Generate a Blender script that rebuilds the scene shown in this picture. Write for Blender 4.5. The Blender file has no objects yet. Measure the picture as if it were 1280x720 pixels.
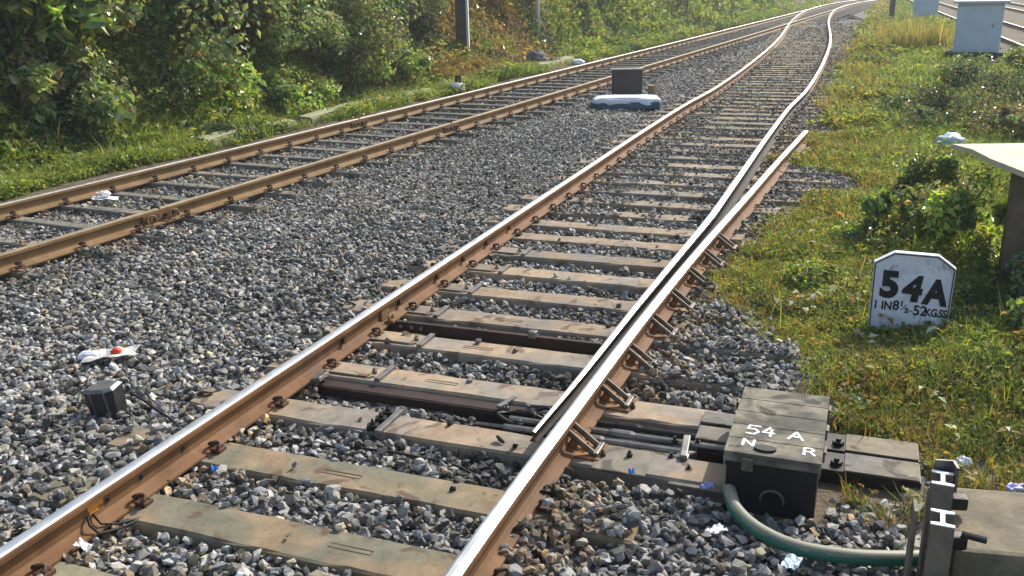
import bpy, bmesh, math, random
import numpy as np
from mathutils import Vector, Matrix
R = math.radians
PI = math.pi
random.seed(7)
rng = np.random.default_rng(11)
S = bpy.context.scene
C = S.collection

# ------------------------------------------------------------------ camera
F_PX, PITCH, ROLL, CAM_H = 1162.0, 0.31556, 0.024525, 2.221
cam_data = bpy.data.cameras.new('camera')
cam_data.sensor_width = 36.0
cam_data.lens = 36.0 * F_PX / 1280.0
cam_data.clip_end = 2000.0
cam = bpy.data.objects.new('camera', cam_data)
C.objects.link(cam)
_r0 = Vector((1, 0, 0)); _u0 = Vector((0, math.sin(PITCH), math.cos(PITCH))); _f0 = Vector((0, math.cos(PITCH), -math.sin(PITCH)))
_r = _r0 * math.cos(ROLL) - _u0 * math.sin(ROLL)
_u = _r0 * math.sin(ROLL) + _u0 * math.cos(ROLL)
cam.matrix_world = Matrix(((_r.x, _u.x, -_f0.x, 0), (_r.y, _u.y, -_f0.y, 0), (_r.z, _u.z, -_f0.z, CAM_H), (0, 0, 0, 1)))
S.camera = cam

# ------------------------------------------------------------------ light
SUN_AZ, SUN_EL = 43.0, 39.0          # azimuth clockwise from +Y
w = bpy.data.worlds.new('World'); S.world = w; w.use_nodes = True
wt = w.node_tree
sky = wt.nodes.new('ShaderNodeTexSky'); sky.sky_type = 'NISHITA'; sky.sun_disc = False
sky.sun_elevation = R(SUN_EL); sky.sun_rotation = R(SUN_AZ)
sky.dust_density = 3.0; sky.air_density = 1.2
bg = wt.nodes['Background']; bg.inputs[1].default_value = 0.15
wt.links.new(sky.outputs[0], bg.inputs[0])
sl = bpy.data.lights.new('sun', 'SUN'); sl.energy = 4.1; sl.angle = R(0.6); sl.color = (1.0, 0.95, 0.87)
so = bpy.data.objects.new('sun', sl); C.objects.link(so)
_sd = Vector((math.sin(R(SUN_AZ)) * math.cos(R(SUN_EL)), math.cos(R(SUN_AZ)) * math.cos(R(SUN_EL)), math.sin(R(SUN_EL))))
so.rotation_euler = _sd.to_track_quat('Z', 'Y').to_euler()
S.view_settings.view_transform = 'Standard'; S.view_settings.look = 'None'
S.view_settings.exposure = 0.52; S.view_settings.gamma = 1.0
S.view_settings.use_curve_mapping = False
S.render.engine = 'CYCLES'
S.cycles.volume_bounces = 1

# ------------------------------------------------------------------ frames
def dirn(deg):
    return np.array([math.sin(R(deg)), math.cos(R(deg))])
DM = dirn(21.0); NM = np.array([DM[1], -DM[0]]); OM = np.array([-2.0, 3.1])     # turnout track: a along, b right of its left rail
DT = dirn(25.0); NT = np.array([DT[1], -DT[0]])                                 # far left track: s along, o right of origin
def mw(a, b):
    p = OM + DM * a + NM * b
    return float(p[0]), float(p[1])
def tw(s, o):
    p = DT * s + NT * o
    return float(p[0]), float(p[1])
ANG_M = -R(21.0); ANG_T = -R(25.0)

# ------------------------------------------------------------------ tagging
def tag(o, label=None, cat=None, group=None, kind=None):
    if label: o['label'] = label
    if cat: o['category'] = cat
    if group: o['group'] = group
    if kind: o['kind'] = kind
    return o
def empty(name, loc, rz=0.0, label=None, cat=None, group=None):
    o = bpy.data.objects.new(name, None); C.objects.link(o)
    o.location = loc; o.rotation_euler = (0, 0, rz); o.empty_display_size = 0.1
    return tag(o, label, cat, group)
def link(name, me, parent=None, mats=()):
    for m in mats: me.materials.append(m)
    o = bpy.data.objects.new(name, me); C.objects.link(o)
    if parent: o.parent = parent
    return o

# ------------------------------------------------------------------ materials
def newmat(name):
    m = bpy.data.materials.new(name); m.use_nodes = True
    nt = m.node_tree
    return m, nt, nt.nodes['Principled BSDF']
def ramp(nt, fac, stops):
    r = nt.nodes.new('ShaderNodeValToRGB')
    el = r.color_ramp.elements
    while len(el) < len(stops): el.new(0.5)
    for e, (p, c) in zip(el, stops):
        e.position = p; e.color = (c[0], c[1], c[2], 1)
    nt.links.new(fac, r.inputs[0])
    return r.outputs[0]
def noise(nt, scale, detail=4, rough=0.6, vec=None, dist=0.0):
    n = nt.nodes.new('ShaderNodeTexNoise')
    n.inputs['Scale'].default_value = scale; n.inputs['Detail'].default_value = detail
    n.inputs['Roughness'].default_value = rough; n.inputs['Distortion'].default_value = dist
    if vec is None:
        tc = nt.nodes.new('ShaderNodeTexCoord'); vec = tc.outputs['Object']
    nt.links.new(vec, n.inputs['Vector'])
    return n.outputs['Fac']
def mix(nt, a, b, fac, mode='MIX'):
    m = nt.nodes.new('ShaderNodeMix'); m.data_type = 'RGBA'; m.blend_type = mode
    for sock, v in ((m.inputs[0], fac), (m.inputs[6], a), (m.inputs[7], b)):
        if hasattr(v, 'is_output') or isinstance(v, bpy.types.NodeSocket): nt.links.new(v, sock)
        else: sock.default_value = v if isinstance(v, float) else (v[0], v[1], v[2], 1)
    return m.outputs[2]
def bump(nt, bs, h, strength=0.4, dist=0.01):
    b = nt.nodes.new('ShaderNodeBump'); b.inputs['Strength'].default_value = strength; b.inputs['Distance'].default_value = dist
    nt.links.new(h, b.inputs['Height']); nt.links.new(b.outputs[0], bs.inputs['Normal'])
def surf(name, stops, scale=6, rough=0.8, metal=0.0, bstr=0.3, bdist=0.004, bscale=None, detail=6, spec=0.3, stain=None):
    m, nt, bs = newmat(name)
    col = ramp(nt, noise(nt, scale, detail, 0.65), stops)
    if stain:
        sc, sc_col, lo, hi = stain
        f = ramp(nt, noise(nt, sc, 5, 0.7, dist=0.6), [(lo, (0, 0, 0)), (hi, (1, 1, 1))])
        col = mix(nt, col, sc_col, f)
    nt.links.new(col, bs.inputs['Base Color'])
    bs.inputs['Roughness'].default_value = rough; bs.inputs['Metallic'].default_value = metal
    bs.inputs['Specular IOR Level'].default_value = spec
    if bstr: bump(nt, bs, noise(nt, bscale or scale * 8, 4, 0.7), bstr, bdist)
    return m
def conc(name, greys, tans, darks, scale=2.6):
    m, nt, bs = newmat(name)
    oi = nt.nodes.new('ShaderNodeObjectInfo'); tc = nt.nodes.new('ShaderNodeTexCoord')
    off = nt.nodes.new('ShaderNodeVectorMath'); off.operation = 'MULTIPLY_ADD'
    nt.links.new(oi.outputs['Random'], off.inputs[0]); off.inputs[1].default_value = (37, 21, 11); nt.links.new(tc.outputs['Object'], off.inputs[2])
    v = off.outputs[0]
    g1 = ramp(nt, noise(nt, 9, 8, 0.7, v), [(0.3, greys[0]), (0.7, greys[1])])
    t1 = ramp(nt, noise(nt, 7, 8, 0.7, v), [(0.3, tans[0]), (0.7, tans[1])])
    c = mix(nt, g1, t1, ramp(nt, noise(nt, scale, 4, 0.55, v, 0.5), [(0.42, (0, 0, 0)), (0.58, (1, 1, 1))]))
    c = mix(nt, c, darks, ramp(nt, noise(nt, 5.5, 3, 0.5, v, 0.8), [(0.60, (0, 0, 0)), (0.66, (0.85, 0.85, 0.85))]))
    c = mix(nt, c, (0.06, 0.045, 0.035), ramp(nt, noise(nt, 24, 6, 0.75, v), [(0.60, (0, 0, 0)), (0.75, (0.7, 0.7, 0.7))]))
    tone = ramp(nt, oi.outputs['Random'], [(0.0, (0.72, 0.72, 0.74)), (1.0, (1.12, 1.1, 1.06))])
    c = mix(nt, c, tone, 1.0, 'MULTIPLY')
    nt.links.new(c, bs.inputs['Base Color']); bs.inputs['Roughness'].default_value = 0.85; bs.inputs['Specular IOR Level'].default_value = 0.25
    bump(nt, bs, noise(nt, 55, 6, 0.75, v), 0.55, 0.005)
    return m
def plain(name, col, rough=0.6, metal=0.0, var=0.25, scale=30, bstr=0.15):
    a = tuple(c * (1 - var) for c in col); b = tuple(min(1, c * (1 + var)) for c in col)
    return surf(name, [(0.3, a), (0.7, b)], scale, rough, metal, bstr, 0.002)

def attr_mat(name, rough=0.85, translucent=0.0, nscale=40, var=0.35, spec=0.3, bstr=0.0):
    m, nt, bs = newmat(name)
    at = nt.nodes.new('ShaderNodeAttribute'); at.attribute_name = 'col'
    n = ramp(nt, noise(nt, nscale, 3), [(0.3, (1 - var,) * 3), (0.7, (1 + var * 0.6,) * 3)])
    col = mix(nt, at.outputs['Color'], n, 1.0, 'MULTIPLY')
    nt.links.new(col, bs.inputs['Base Color'])
    bs.inputs['Roughness'].default_value = rough
    bs.inputs['Specular IOR Level'].default_value = spec
    if bstr: bump(nt, bs, noise(nt, nscale * 3, 3), bstr, 0.004)
    if translucent:
        tr = nt.nodes.new('ShaderNodeBsdfTranslucent')
        hs = nt.nodes.new('ShaderNodeMix'); hs.data_type = 'RGBA'; hs.blend_type = 'MULTIPLY'; hs.inputs[0].default_value = 1.0
        nt.links.new(col, hs.inputs[6]); hs.inputs[7].default_value = (1.5, 1.5, 0.7, 1)
        nt.links.new(hs.outputs[2], tr.inputs[0])
        ms = nt.nodes.new('ShaderNodeMixShader'); ms.inputs[0].default_value = translucent
        nt.links.new(bs.outputs[0], ms.inputs[1]); nt.links.new(tr.outputs[0], ms.inputs[2])
        nt.links.new(ms.outputs[0], nt.nodes['Material Output'].inputs[0])
    return m

M_STONE = attr_mat('stone', 0.8, 0, 60, 0.35, 0.35, 0.5)
M_LEAF = attr_mat('leaf', 0.32, 0.45, 8, 0.25, 0.7)
M_GRASS = attr_mat('grass_blades', 0.55, 0.4, 5, 0.25, 0.3)
M_BARK = surf('bark', [(0.3, (0.035, 0.028, 0.022)), (0.7, (0.12, 0.10, 0.08))], 9, 0.9, 0, 0.8, 0.02, 20)
M_RUST = surf('rusty_steel', [(0.25, (0.082, 0.039, 0.016)), (0.5, (0.151, 0.074, 0.030)), (0.75, (0.214, 0.114, 0.051))], 5, 0.75, 0.0, 0.35, 0.003, 60,
              stain=(2.2, (0.10, 0.06, 0.04), 0.52, 0.72))
M_RUST_PALE = surf('rusty_steel_pale', [(0.25, (0.107, 0.061, 0.022)), (0.5, (0.170, 0.102, 0.041)), (0.75, (0.224, 0.143, 0.063))], 4, 0.75, 0.0, 0.3, 0.003, 60,
                   stain=(2.0, (0.12, 0.075, 0.045), 0.55, 0.75))
def polished():
    m, nt, bs = newmat('polished_rail_head')
    tc = nt.nodes.new('ShaderNodeTexCoord')
    f = noise(nt, 3.0, 5, 0.6)
    nt.links.new(ramp(nt, f, [(0.3, (0.66, 0.65, 0.63)), (0.7, (0.86, 0.85, 0.83))]), bs.inputs['Base Color'])
    nt.links.new(ramp(nt, noise(nt, 14, 4), [(0.3, (0.36,) * 3), (0.7, (0.48,) * 3)]), bs.inputs['Roughness'])
    bs.inputs['Metallic'].default_value = 0.95
    bump(nt, bs, noise(nt, 90, 3), 0.06, 0.001)
    return m
M_SHINE = polished()
M_HEAD_DULL = surf('worn_rail_head', [(0.3, (0.22, 0.17, 0.11)), (0.7, (0.38, 0.31, 0.22))], 8, 0.5, 0.35, 0.1, 0.001)
M_DARKSTEEL = surf('greasy_black_steel', [(0.3, (0.008, 0.008, 0.009)), (0.7, (0.035, 0.032, 0.03))], 14, 0.42, 0.3, 0.3, 0.002, 60)
M_BROWNSTEEL = surf('brown_steel', [(0.3, (0.022, 0.014, 0.012)), (0.7, (0.055, 0.032, 0.026))], 10, 0.6, 0.2, 0.3, 0.002, 60)
M_GREYSTEEL = surf('grey_steel', [(0.3, (0.10, 0.095, 0.09)), (0.7, (0.26, 0.25, 0.23))], 12, 0.45, 0.6, 0.3, 0.002, 60)
M_GREYSTEEL_D = surf('dirty_steel', [(0.3, (0.085, 0.075, 0.06)), (0.7, (0.24, 0.215, 0.17))], 10, 0.75, 0.2, 0.5, 0.003, 50)
M_CLIP = surf('clip_steel', [(0.3, (0.03, 0.018, 0.012)), (0.7, (0.12, 0.065, 0.04))], 25, 0.6, 0.3, 0.2, 0.001)
M_CONC = conc('weathered_concrete', ((0.13, 0.125, 0.085), (0.25, 0.235, 0.165)), ((0.20, 0.14, 0.08), (0.38, 0.29, 0.18)), (0.13, 0.085, 0.055))
M_CONC2 = conc('slide_bay_concrete', ((0.16, 0.14, 0.115), (0.28, 0.25, 0.21)), ((0.22, 0.155, 0.10), (0.38, 0.30, 0.21)), (0.12, 0.085, 0.065), 2.0)
M_CONCG = conc('grey_concrete', ((0.10, 0.097, 0.088), (0.21, 0.20, 0.18)), ((0.13, 0.11, 0.08), (0.27, 0.24, 0.18)), (0.07, 0.06, 0.05))
M_CONCDIRTY = surf('mossy_concrete', [(0.2, (0.05, 0.045, 0.035)), (0.5, (0.15, 0.13, 0.09)), (0.8, (0.30, 0.26, 0.17))], 5, 0.9, 0, 0.7, 0.006, 60,
                   stain=(3.5, (0.33, 0.22, 0.11), 0.56, 0.74))
M_KERB = surf('mossy_kerb', [(0.25, (0.14, 0.14, 0.08)), (0.5, (0.26, 0.27, 0.15)), (0.8, (0.40, 0.38, 0.26))], 3, 0.9, 0, 0.6, 0.01, 40)
M_WHITE = surf('stained_white_paint', [(0.25, (0.48, 0.49, 0.57)), (0.6, (0.72, 0.73, 0.80))], 8, 0.7, 0, 0.25, 0.002, 60,
               stain=(7, (0.24, 0.22, 0.25), 0.55, 0.68))
M_WHITECLEAN = plain('white_paper', (0.82, 0.82, 0.82), 0.6, 0, 0.06)
M_BLACKPAINT = plain('black_paint', (0.012, 0.012, 0.014), 0.6, 0, 0.3)
M_CABINET = surf('pale_blue_paint', [(0.3, (0.42, 0.53, 0.62)), (0.7, (0.52, 0.63, 0.72))], 3, 0.5, 0, 0.1, 0.002, 50)
M_PANEL = plain('dark_purple_grey_panel', (0.045, 0.036, 0.04), 0.6, 0, 0.2, 4)
M_COVER = conc('machine_cover', ((0.05, 0.048, 0.038), (0.18, 0.17, 0.135)), ((0.20, 0.18, 0.125), (0.40, 0.365, 0.265)), (0.055, 0.05, 0.04), 5.0)
def pipe_mat():
    m, nt, bs = newmat('green_pipe')
    g = nt.nodes.new('ShaderNodeNewGeometry'); sx = nt.nodes.new('ShaderNodeSeparateXYZ')
    nt.links.new(g.outputs['Normal'], sx.inputs[0])
    ad = nt.nodes.new('ShaderNodeMath'); ad.operation = 'MULTIPLY_ADD'
    nt.links.new(noise(nt, 12, 5), ad.inputs[0]); ad.inputs[1].default_value = 0.9; 
    nt.links.new(sx.outputs[2], ad.inputs[2])
    dust = ramp(nt, ad.outputs[0], [(0.95, (0, 0, 0)), (1.45, (0.75, 0.75, 0.75))])   # dust that has settled on the top
    c = mix(nt, (0.012, 0.13, 0.085), (0.24, 0.21, 0.15), dust)
    nt.links.new(c, bs.inputs['Base Color']); bs.inputs['Roughness'].default_value = 0.5
    return m
M_PIPE = pipe_mat()
M_BAG = surf('printed_white_bag', [(0.3, (0.60, 0.66, 0.72)), (0.7, (0.78, 0.80, 0.84))], 3, 0.5, 0, 0.5, 0.01, 14)
M_BAGBLUE = plain('dark_blue_bag', (0.015, 0.07, 0.12), 0.5, 0, 0.4, 8)
M_SOIL = surf('soil', [(0.25, (0.05, 0.04, 0.026)), (0.55, (0.11, 0.085, 0.055)), (0.8, (0.18, 0.14, 0.09))], 1.2, 0.95, 0, 1.0, 0.05, 6)
M_DARKSOIL = surf('leaf_litter_soil', [(0.25, (0.014, 0.014, 0.009)), (0.6, (0.04, 0.037, 0.024)), (0.85, (0.09, 0.065, 0.042))], 1.5, 0.95, 0, 1.0, 0.08, 7)
def gravel_mat():
    m, nt, bs = newmat('ballast_bed')
    tc = nt.nodes.new('ShaderNodeTexCoord')
    v = nt.nodes.new('ShaderNodeTexVoronoi'); v.inputs['Scale'].default_value = 17.0
    nt.links.new(tc.outputs['Object'], v.inputs['Vector'])
    sep = nt.nodes.new('ShaderNodeSeparateColor'); nt.links.new(v.outputs['Color'], sep.inputs[0])
    c1 = ramp(nt, sep.outputs[0], [(0.0, (0.03, 0.03, 0.03)), (0.45, (0.10, 0.095, 0.09)), (0.8, (0.22, 0.21, 0.20)), (1.0, (0.36, 0.34, 0.31))])
    big = ramp(nt, noise(nt, 0.5, 4), [(0.35, (0.8, 0.8, 0.8)), (0.7, (1.15, 1.1, 1.0))])
    c2 = mix(nt, c1, big, 1.0, 'MULTIPLY')
    nt.links.new(c2, bs.inputs['Base Color']); bs.inputs['Roughness'].default_value = 0.9
    bs.inputs['Specular IOR Level'].default_value = 0.15
    bump(nt, bs, v.outputs['Distance'], -0.9, 0.04)
    return m
M_BED = gravel_mat()

# ------------------------------------------------------------------ mesh helpers
class MB:
    """collects shapes and links them as one mesh object"""
    def __init__(s): s.v = []; s.f = []; s.m = []
    def add(s, vs, fs, mi=0, M=None):
        b = len(s.v)
        for v in vs:
            v = Vector(v)
            s.v.append(M @ v if M is not None else v)
        for f in fs: s.f.append([b + i for i in f]); s.m.append(mi)
    def box(s, c, size, rz=0.0, mi=0, M=None, bev=0.0, ry=0.0, rx=0.0, taper=0.0):
        hx, hy, hz = size[0] / 2, size[1] / 2, size[2] / 2
        T = Matrix.Translation(c) @ Matrix.Rotation(rz, 4, 'Z') @ Matrix.Rotation(ry, 4, 'Y') @ Matrix.Rotation(rx, 4, 'X')
        if M is not None: T = M @ T
        if bev <= 0:
            vs = [(x * hx * (1 - taper * (z > 0)), y * hy * (1 - taper * (z > 0)), z * hz) for z in (-1, 1) for y in (-1, 1) for x in (-1, 1)]
            s.add(vs, [(0, 2, 3, 1), (4, 5, 7, 6), (0, 1, 5, 4), (2, 6, 7, 3), (0, 4, 6, 2), (1, 3, 7, 5)], mi, T)
        else:
            bm = bmesh.new(); bmesh.ops.create_cube(bm, size=1.0)
            for v in bm.verts:
                k = (1 - taper) if v.co.z > 0 else 1
                v.co = Vector((v.co.x * size[0] * k, v.co.y * size[1] * k, v.co.z * size[2]))
            bmesh.ops.bevel(bm, geom=bm.edges[:] , offset=bev, segments=2, profile=0.6, affect='EDGES')
            bm.verts.index_update()
            s.add([v.co.copy() for v in bm.verts], [[v.index for v in f.verts] for f in bm.faces], mi, T)
            bm.free()
    def tube(s, pts, r, n=8, mi=0, M=None, cap=True, flat=1.0):
        pts = [Vector(p) for p in pts]
        rs = r if isinstance(r, (list, tuple)) else [r] * len(pts)
        vs = []; prev = None
        for i, p in enumerate(pts):
            t = (pts[min(i + 1, len(pts) - 1)] - pts[max(i - 1, 0)]).normalized()
            if prev is None:
                up = Vector((0, 0, 1)) if abs(t.z) < 0.95 else Vector((1, 0, 0))
                a = t.cross(up).normalized()
            else:
                a = (prev - t * prev.dot(t)).normalized()
            prev = a
            b = t.cross(a).normalized()
            for k in range(n):
                an = 2 * PI * k / n
                vs.append(p + a * math.cos(an) * rs[i] + b * math.sin(an) * rs[i] * flat)
        fs = []
        for i in range(len(pts) - 1):
            for k in range(n):
                k2 = (k + 1) % n
                fs.append((i * n + k, i * n + k2, (i + 1) * n + k2, (i + 1) * n + k))
        if cap:
            fs.append(tuple(range(n))[::-1]); fs.append(tuple((len(pts) - 1) * n + k for k in range(n)))
        s.add(vs, fs, mi, M)
    def prism(s, poly, z0, z1, mi=0, M=None):
        n = len(poly)
        vs = [(x, y, z0) for x, y in poly] + [(x, y, z1) for x, y in poly]
        fs = [tuple(range(n))[::-1], tuple(range(n, 2 * n))] + [(i, (i + 1) % n, n + (i + 1) % n, n + i) for i in range(n)]
        s.add(vs, fs, mi, M)
    def mesh(s, name, smooth=False, fix=True):
        me = bpy.data.meshes.new(name)
        me.from_pydata([tuple(v) for v in s.v], [], s.f)
        me.polygons.foreach_set('material_index', s.m)
        if fix:
            bm = bmesh.new(); bm.from_mesh(me); bmesh.ops.recalc_face_normals(bm, faces=bm.faces[:]); bm.to_mesh(me); bm.free()
        if smooth: me.polygons.foreach_set('use_smooth', [True] * len(me.polygons))
        me.update()
        return me
    def build(s, name, mats, parent=None, smooth=False):
        if not isinstance(mats, (list, tuple)): mats = [mats]
        return link(name, s.mesh(name, smooth), parent, mats)

def np_mesh(name, V, Fs, col=None, mats=(), smooth=False):
    """Fs: list of int arrays (n,k)"""
    me = bpy.data.meshes.new(name)
    me.vertices.add(len(V)); me.vertices.foreach_set('co', np.ascontiguousarray(V, dtype=np.float32).ravel())
    nl = sum(f.size for f in Fs); nf = sum(len(f) for f in Fs)
    me.loops.add(nl); me.loops.foreach_set('vertex_index', np.concatenate([f.ravel() for f in Fs]).astype(np.int32))
    me.polygons.add(nf)
    st = []; o = 0
    for f in Fs:
        st.append(o + np.arange(len(f)) * f.shape[1]); o += f.size
    me.polygons.foreach_set('loop_start', np.concatenate(st).astype(np.int32))
    me.polygons.foreach_set('use_smooth', np.full(nf, bool(smooth)))
    me.update(calc_edges=True)
    if col is not None:
        at = me.attributes.new('col', 'FLOAT_COLOR', 'POINT')
        c4 = np.ones((len(V), 4), dtype=np.float32); c4[:, :3] = col
        at.data.foreach_set('color', c4.ravel())
    for m in mats: me.materials.append(m)
    return me

def rot_mats(n, tilt=None, g=rng):
    """random rotations: yaw everywhere; full random when tilt is None"""
    if tilt is None:
        q = g.normal(size=(n, 4)); q /= np.linalg.norm(q, axis=1)[:, None]
        a, b, c, d = q.T
        return np.stack([np.stack([a*a+b*b-c*c-d*d, 2*(b*c-a*d), 2*(b*d+a*c)], 1),
                         np.stack([2*(b*c+a*d), a*a-b*b+c*c-d*d, 2*(c*d-a*b)], 1),
                         np.stack([2*(b*d-a*c), 2*(c*d+a*b), a*a-b*b-c*c+d*d], 1)], 1)
    y = g.uniform(0, 2 * PI, n); tx = g.normal(0, tilt, n); ty = g.normal(0, tilt, n)
    Z = np.zeros((n, 3, 3)); Z[:, 0, 0] = np.cos(y); Z[:, 0, 1] = -np.sin(y); Z[:, 1, 0] = np.sin(y); Z[:, 1, 1] = np.cos(y); Z[:, 2, 2] = 1
    X = np.zeros((n, 3, 3)); X[:, 0, 0] = 1; X[:, 1, 1] = np.cos(tx); X[:, 1, 2] = -np.sin(tx); X[:, 2, 1] = np.sin(tx); X[:, 2, 2] = np.cos(tx)
    Y = np.zeros((n, 3, 3)); Y[:, 1, 1] = 1; Y[:, 0, 0] = np.cos(ty); Y[:, 0, 2] = np.sin(ty); Y[:, 2, 0] = -np.sin(ty); Y[:, 2, 2] = np.cos(ty)
    return Y @ X @ Z
def basis(zdir, g=rng):
    """rotations whose local Z is zdir, random spin"""
    z = zdir / np.linalg.norm(zdir, axis=1)[:, None]
    r = g.normal(size=z.shape); x = r - (r * z).sum(1)[:, None] * z; x /= np.linalg.norm(x, axis=1)[:, None]
    y = np.cross(z, x)
    return np.stack([x, y, z], 2)
def scatter(protos, pos, rots, scale, cols, g=rng):
    """protos: list of (V, F); returns V, F, C of all copies as one mesh"""
    n = len(pos); which = g.integers(0, len(protos), n)
    Vs, Fs, Cs = [], [], []; off = 0
    scale = np.asarray(scale)
    if scale.ndim == 1: scale = np.repeat(scale[:, None], 3, 1)
    for k, pr in enumerate(protos):
        PV, PF = pr[0], pr[1]
        idx = np.nonzero(which == k)[0]
        if not len(idx): continue
        v = np.einsum('nij,nvj->nvi', rots[idx], PV[None] * scale[idx][:, None, :]) + pos[idx][:, None, :]
        nv = len(PV)
        f = PF[None] + (off + np.arange(len(idx)) * nv)[:, None, None]
        c = np.repeat(cols[idx], nv, 0)
        if len(pr) > 2: c = c * np.tile(pr[2], (len(idx), 1))
        Vs.append(v.reshape(-1, 3)); Fs.append(f.reshape(-1, PF.shape[1])); Cs.append(c)
        off += nv * len(idx)
    return np.concatenate(Vs), [np.concatenate(Fs)], np.concatenate(Cs)

def vnoise(x, y, s, seed=0):
    """smooth value noise in numpy"""
    x = np.asarray(x) / s + seed * 17.3; y = np.asarray(y) / s - seed * 9.1
    xi = np.floor(x).astype(np.int64); yi = np.floor(y).astype(np.int64); fx = x - xi; fy = y - yi
    fx = fx * fx * (3 - 2 * fx); fy = fy * fy * (3 - 2 * fy)
    def h(a, b):
        v = np.sin(a * 127.1 + b * 311.7 + seed * 74.7) * 43758.5453
        return v - np.floor(v)
    return (h(xi, yi) * (1 - fx) + h(xi + 1, yi) * fx) * (1 - fy) + (h(xi, yi + 1) * (1 - fx) + h(xi + 1, yi + 1) * fx) * fy

def catmull(pts, step=0.5):
    P = [np.array(p, float) for p in pts]
    P = [2 * P[0] - P[1]] + P + [2 * P[-1] - P[-2]]
    out = []
    for i in range(1, len(P) - 2):
        n = max(2, int(np.linalg.norm(P[i + 1] - P[i]) / step))
        for k in range(n):
            t = k / n
            out.append(0.5 * ((2 * P[i]) + (-P[i - 1] + P[i + 1]) * t + (2 * P[i - 1] - 5 * P[i] + 4 * P[i + 1] - P[i + 2]) * t * t + (-P[i - 1] + 3 * P[i] - 3 * P[i + 1] + P[i + 2]) * t ** 3))
    out.append(P[-2])
    return np.array(out)
def offset(line, d):
    t = np.gradient(line, axis=0); t /= np.linalg.norm(t, axis=1)[:, None]
    return line + np.stack([t[:, 1], -t[:, 0]], 1) * d

# ------------------------------------------------------------------ track geometry
G = 1.743; RB = 0.034; RT = 0.19           # rail spacing, rail base, rail top
_mp = [mw(-4.5, 0), mw(-2, 0), mw(0, 0), mw(4, 0), mw(8, 0), mw(11, 0), mw(14.06, 0.03), (4.24, 19.0), (6.5, 25.0), (9.6, 33.8), (14.85, 49.8), (20.0, 63.9), (25.2, 75.5), (31, 86), (40, 100), (51, 115)]
LINE_ML = catmull(_mp, 0.5)
LINE_MC = offset(LINE_ML, G / 2)
LINE_MR = offset(LINE_ML, G)
_i66 = int(np.argmin(np.linalg.norm(LINE_MC - np.array([20.82, 63.6]), axis=1)))
_tp = [tw(0, -7.9), tw(8, -7.9), tw(16, -7.88), tw(24, -7.88), tw(32, -7.9), tw(42, -7.95), tw(52, -8.0), tw(60, -8.05)] + [tuple(LINE_MC[i]) for i in range(_i66 + 4, len(LINE_MC), 16)]
LINE_TC = catmull(_tp, 0.5)
LINE_LO = offset(LINE_TC, -G / 2); LINE_LI = offset(LINE_TC, G / 2)

PROF = [(-.068, 0), (.068, 0), (.068, .011), (.024, .026), (.0095, .042), (.008, .075), (.0095, .106), (.016, .114), (.0335, .121),
        (.0345, .142), (.031, .151), (.020, .1556), (0, .157),
        (-.020, .1556), (-.031, .151), (-.0345, .142), (-.0335, .121), (-.016, .114), (-.0095, .106), (-.008, .075), (-.0095, .042), (-.024, .026), (-.068, .011)]
TOPEDGE = {10, 11, 12, 13}
def rail(line, z0=RB, prof=PROF, wid=None, hts=None):
    """sweep the rail section along a 2-D line; material 1 on the running surface"""
    t = np.gradient(line, axis=0); t /= np.linalg.norm(t, axis=1)[:, None]
    nrm = np.stack([t[:, 1], -t[:, 0]], 1)
    n = len(prof); V = []
    for i, p in enumerate(line):
        k = 1.0 if wid is None else wid[i]
        for (x, z) in prof:
            q = p + nrm[i] * x * k
            zt = z0 + 0.157 * (1.0 if hts is None else 1.0 - 0.10 * hts[i]); zb = z0 + (0.0 if hts is None else 0.085 * hts[i])
            V.append((q[0], q[1], z0 + z if hts is None else zb + z / 0.157 * (zt - zb)))
    m = MB(); fs = []; mi = []
    for i in range(len(line) - 1):
        for k in range(n):
            k2 = (k + 1) % n
            fs.append((i * n + k, i * n + k2, (i + 1) * n + k2, (i + 1) * n + k)); mi.append(1 if k in TOPEDGE else 0)
    fs.append(tuple(range(n))[::-1]); mi.append(0)
    fs.append(tuple((len(line) - 1) * n + k for k in range(n))); mi.append(0)
    m.v = [Vector(v) for v in V]; m.f = [list(f) for f in fs]; m.m = mi
    return m
def sub(line, y0, y1):
    return line[(line[:, 1] >= y0) & (line[:, 1] <= y1)]

# ------------------------------------------------------------------ terrain
def nat(V, nx, ny):
    i, j = np.meshgrid(np.arange(nx - 1), np.arange(ny - 1))
    a = (j * nx + i).ravel()
    return np.stack([a, a + 1, a + nx + 1, a + nx], 1)
def grid_obj(name, xs, ys, zf, mat, kind='structure', label=None):
    X, Y = np.meshgrid(xs, ys); Z = zf(X, Y)
    V = np.stack([X.ravel(), Y.ravel(), Z.ravel()], 1)
    o = link(name, np_mesh(name, V, [nat(V, len(xs), len(ys))], None, [mat], True))
    tag(o, label, None, None, kind); return o
def T_of(x, y):
    return x * DT[0] + y * DT[1], x * NT[0] + y * NT[1]
def M_of(x, y):
    x = np.asarray(x) - OM[0]; y = np.asarray(y) - OM[1]
    return x * DM[0] + y * DM[1], x * NM[0] + y * NM[1]
def ground_z(x, y):
    s, o = T_of(x, y)
    base = -0.09 + 0.05 * vnoise(x, y, 1.3, 3) + 0.02 * vnoise(x, y, 0.3, 4)
    rise = np.clip(-o - 10.7 - 0.6 * vnoise(s, 0 * s, 5, 2), 0, None)
    bank = 3.8 * (1 - np.exp(-(rise / 3.6) ** 1.3)) + (0.5 * vnoise(x, y, 2.2, 5) + 0.55 * vnoise(x, y, 0.8, 6)) * np.clip(rise, 0, 1)
    # low mound under the weeds on the right
    right = np.clip(M_of(x, y)[1] - 3.0, 0, 3) / 3 * 0.10
    return base + bank + np.where(o < -9.4, 0.06, 0) + right * (o > -6)
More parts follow.
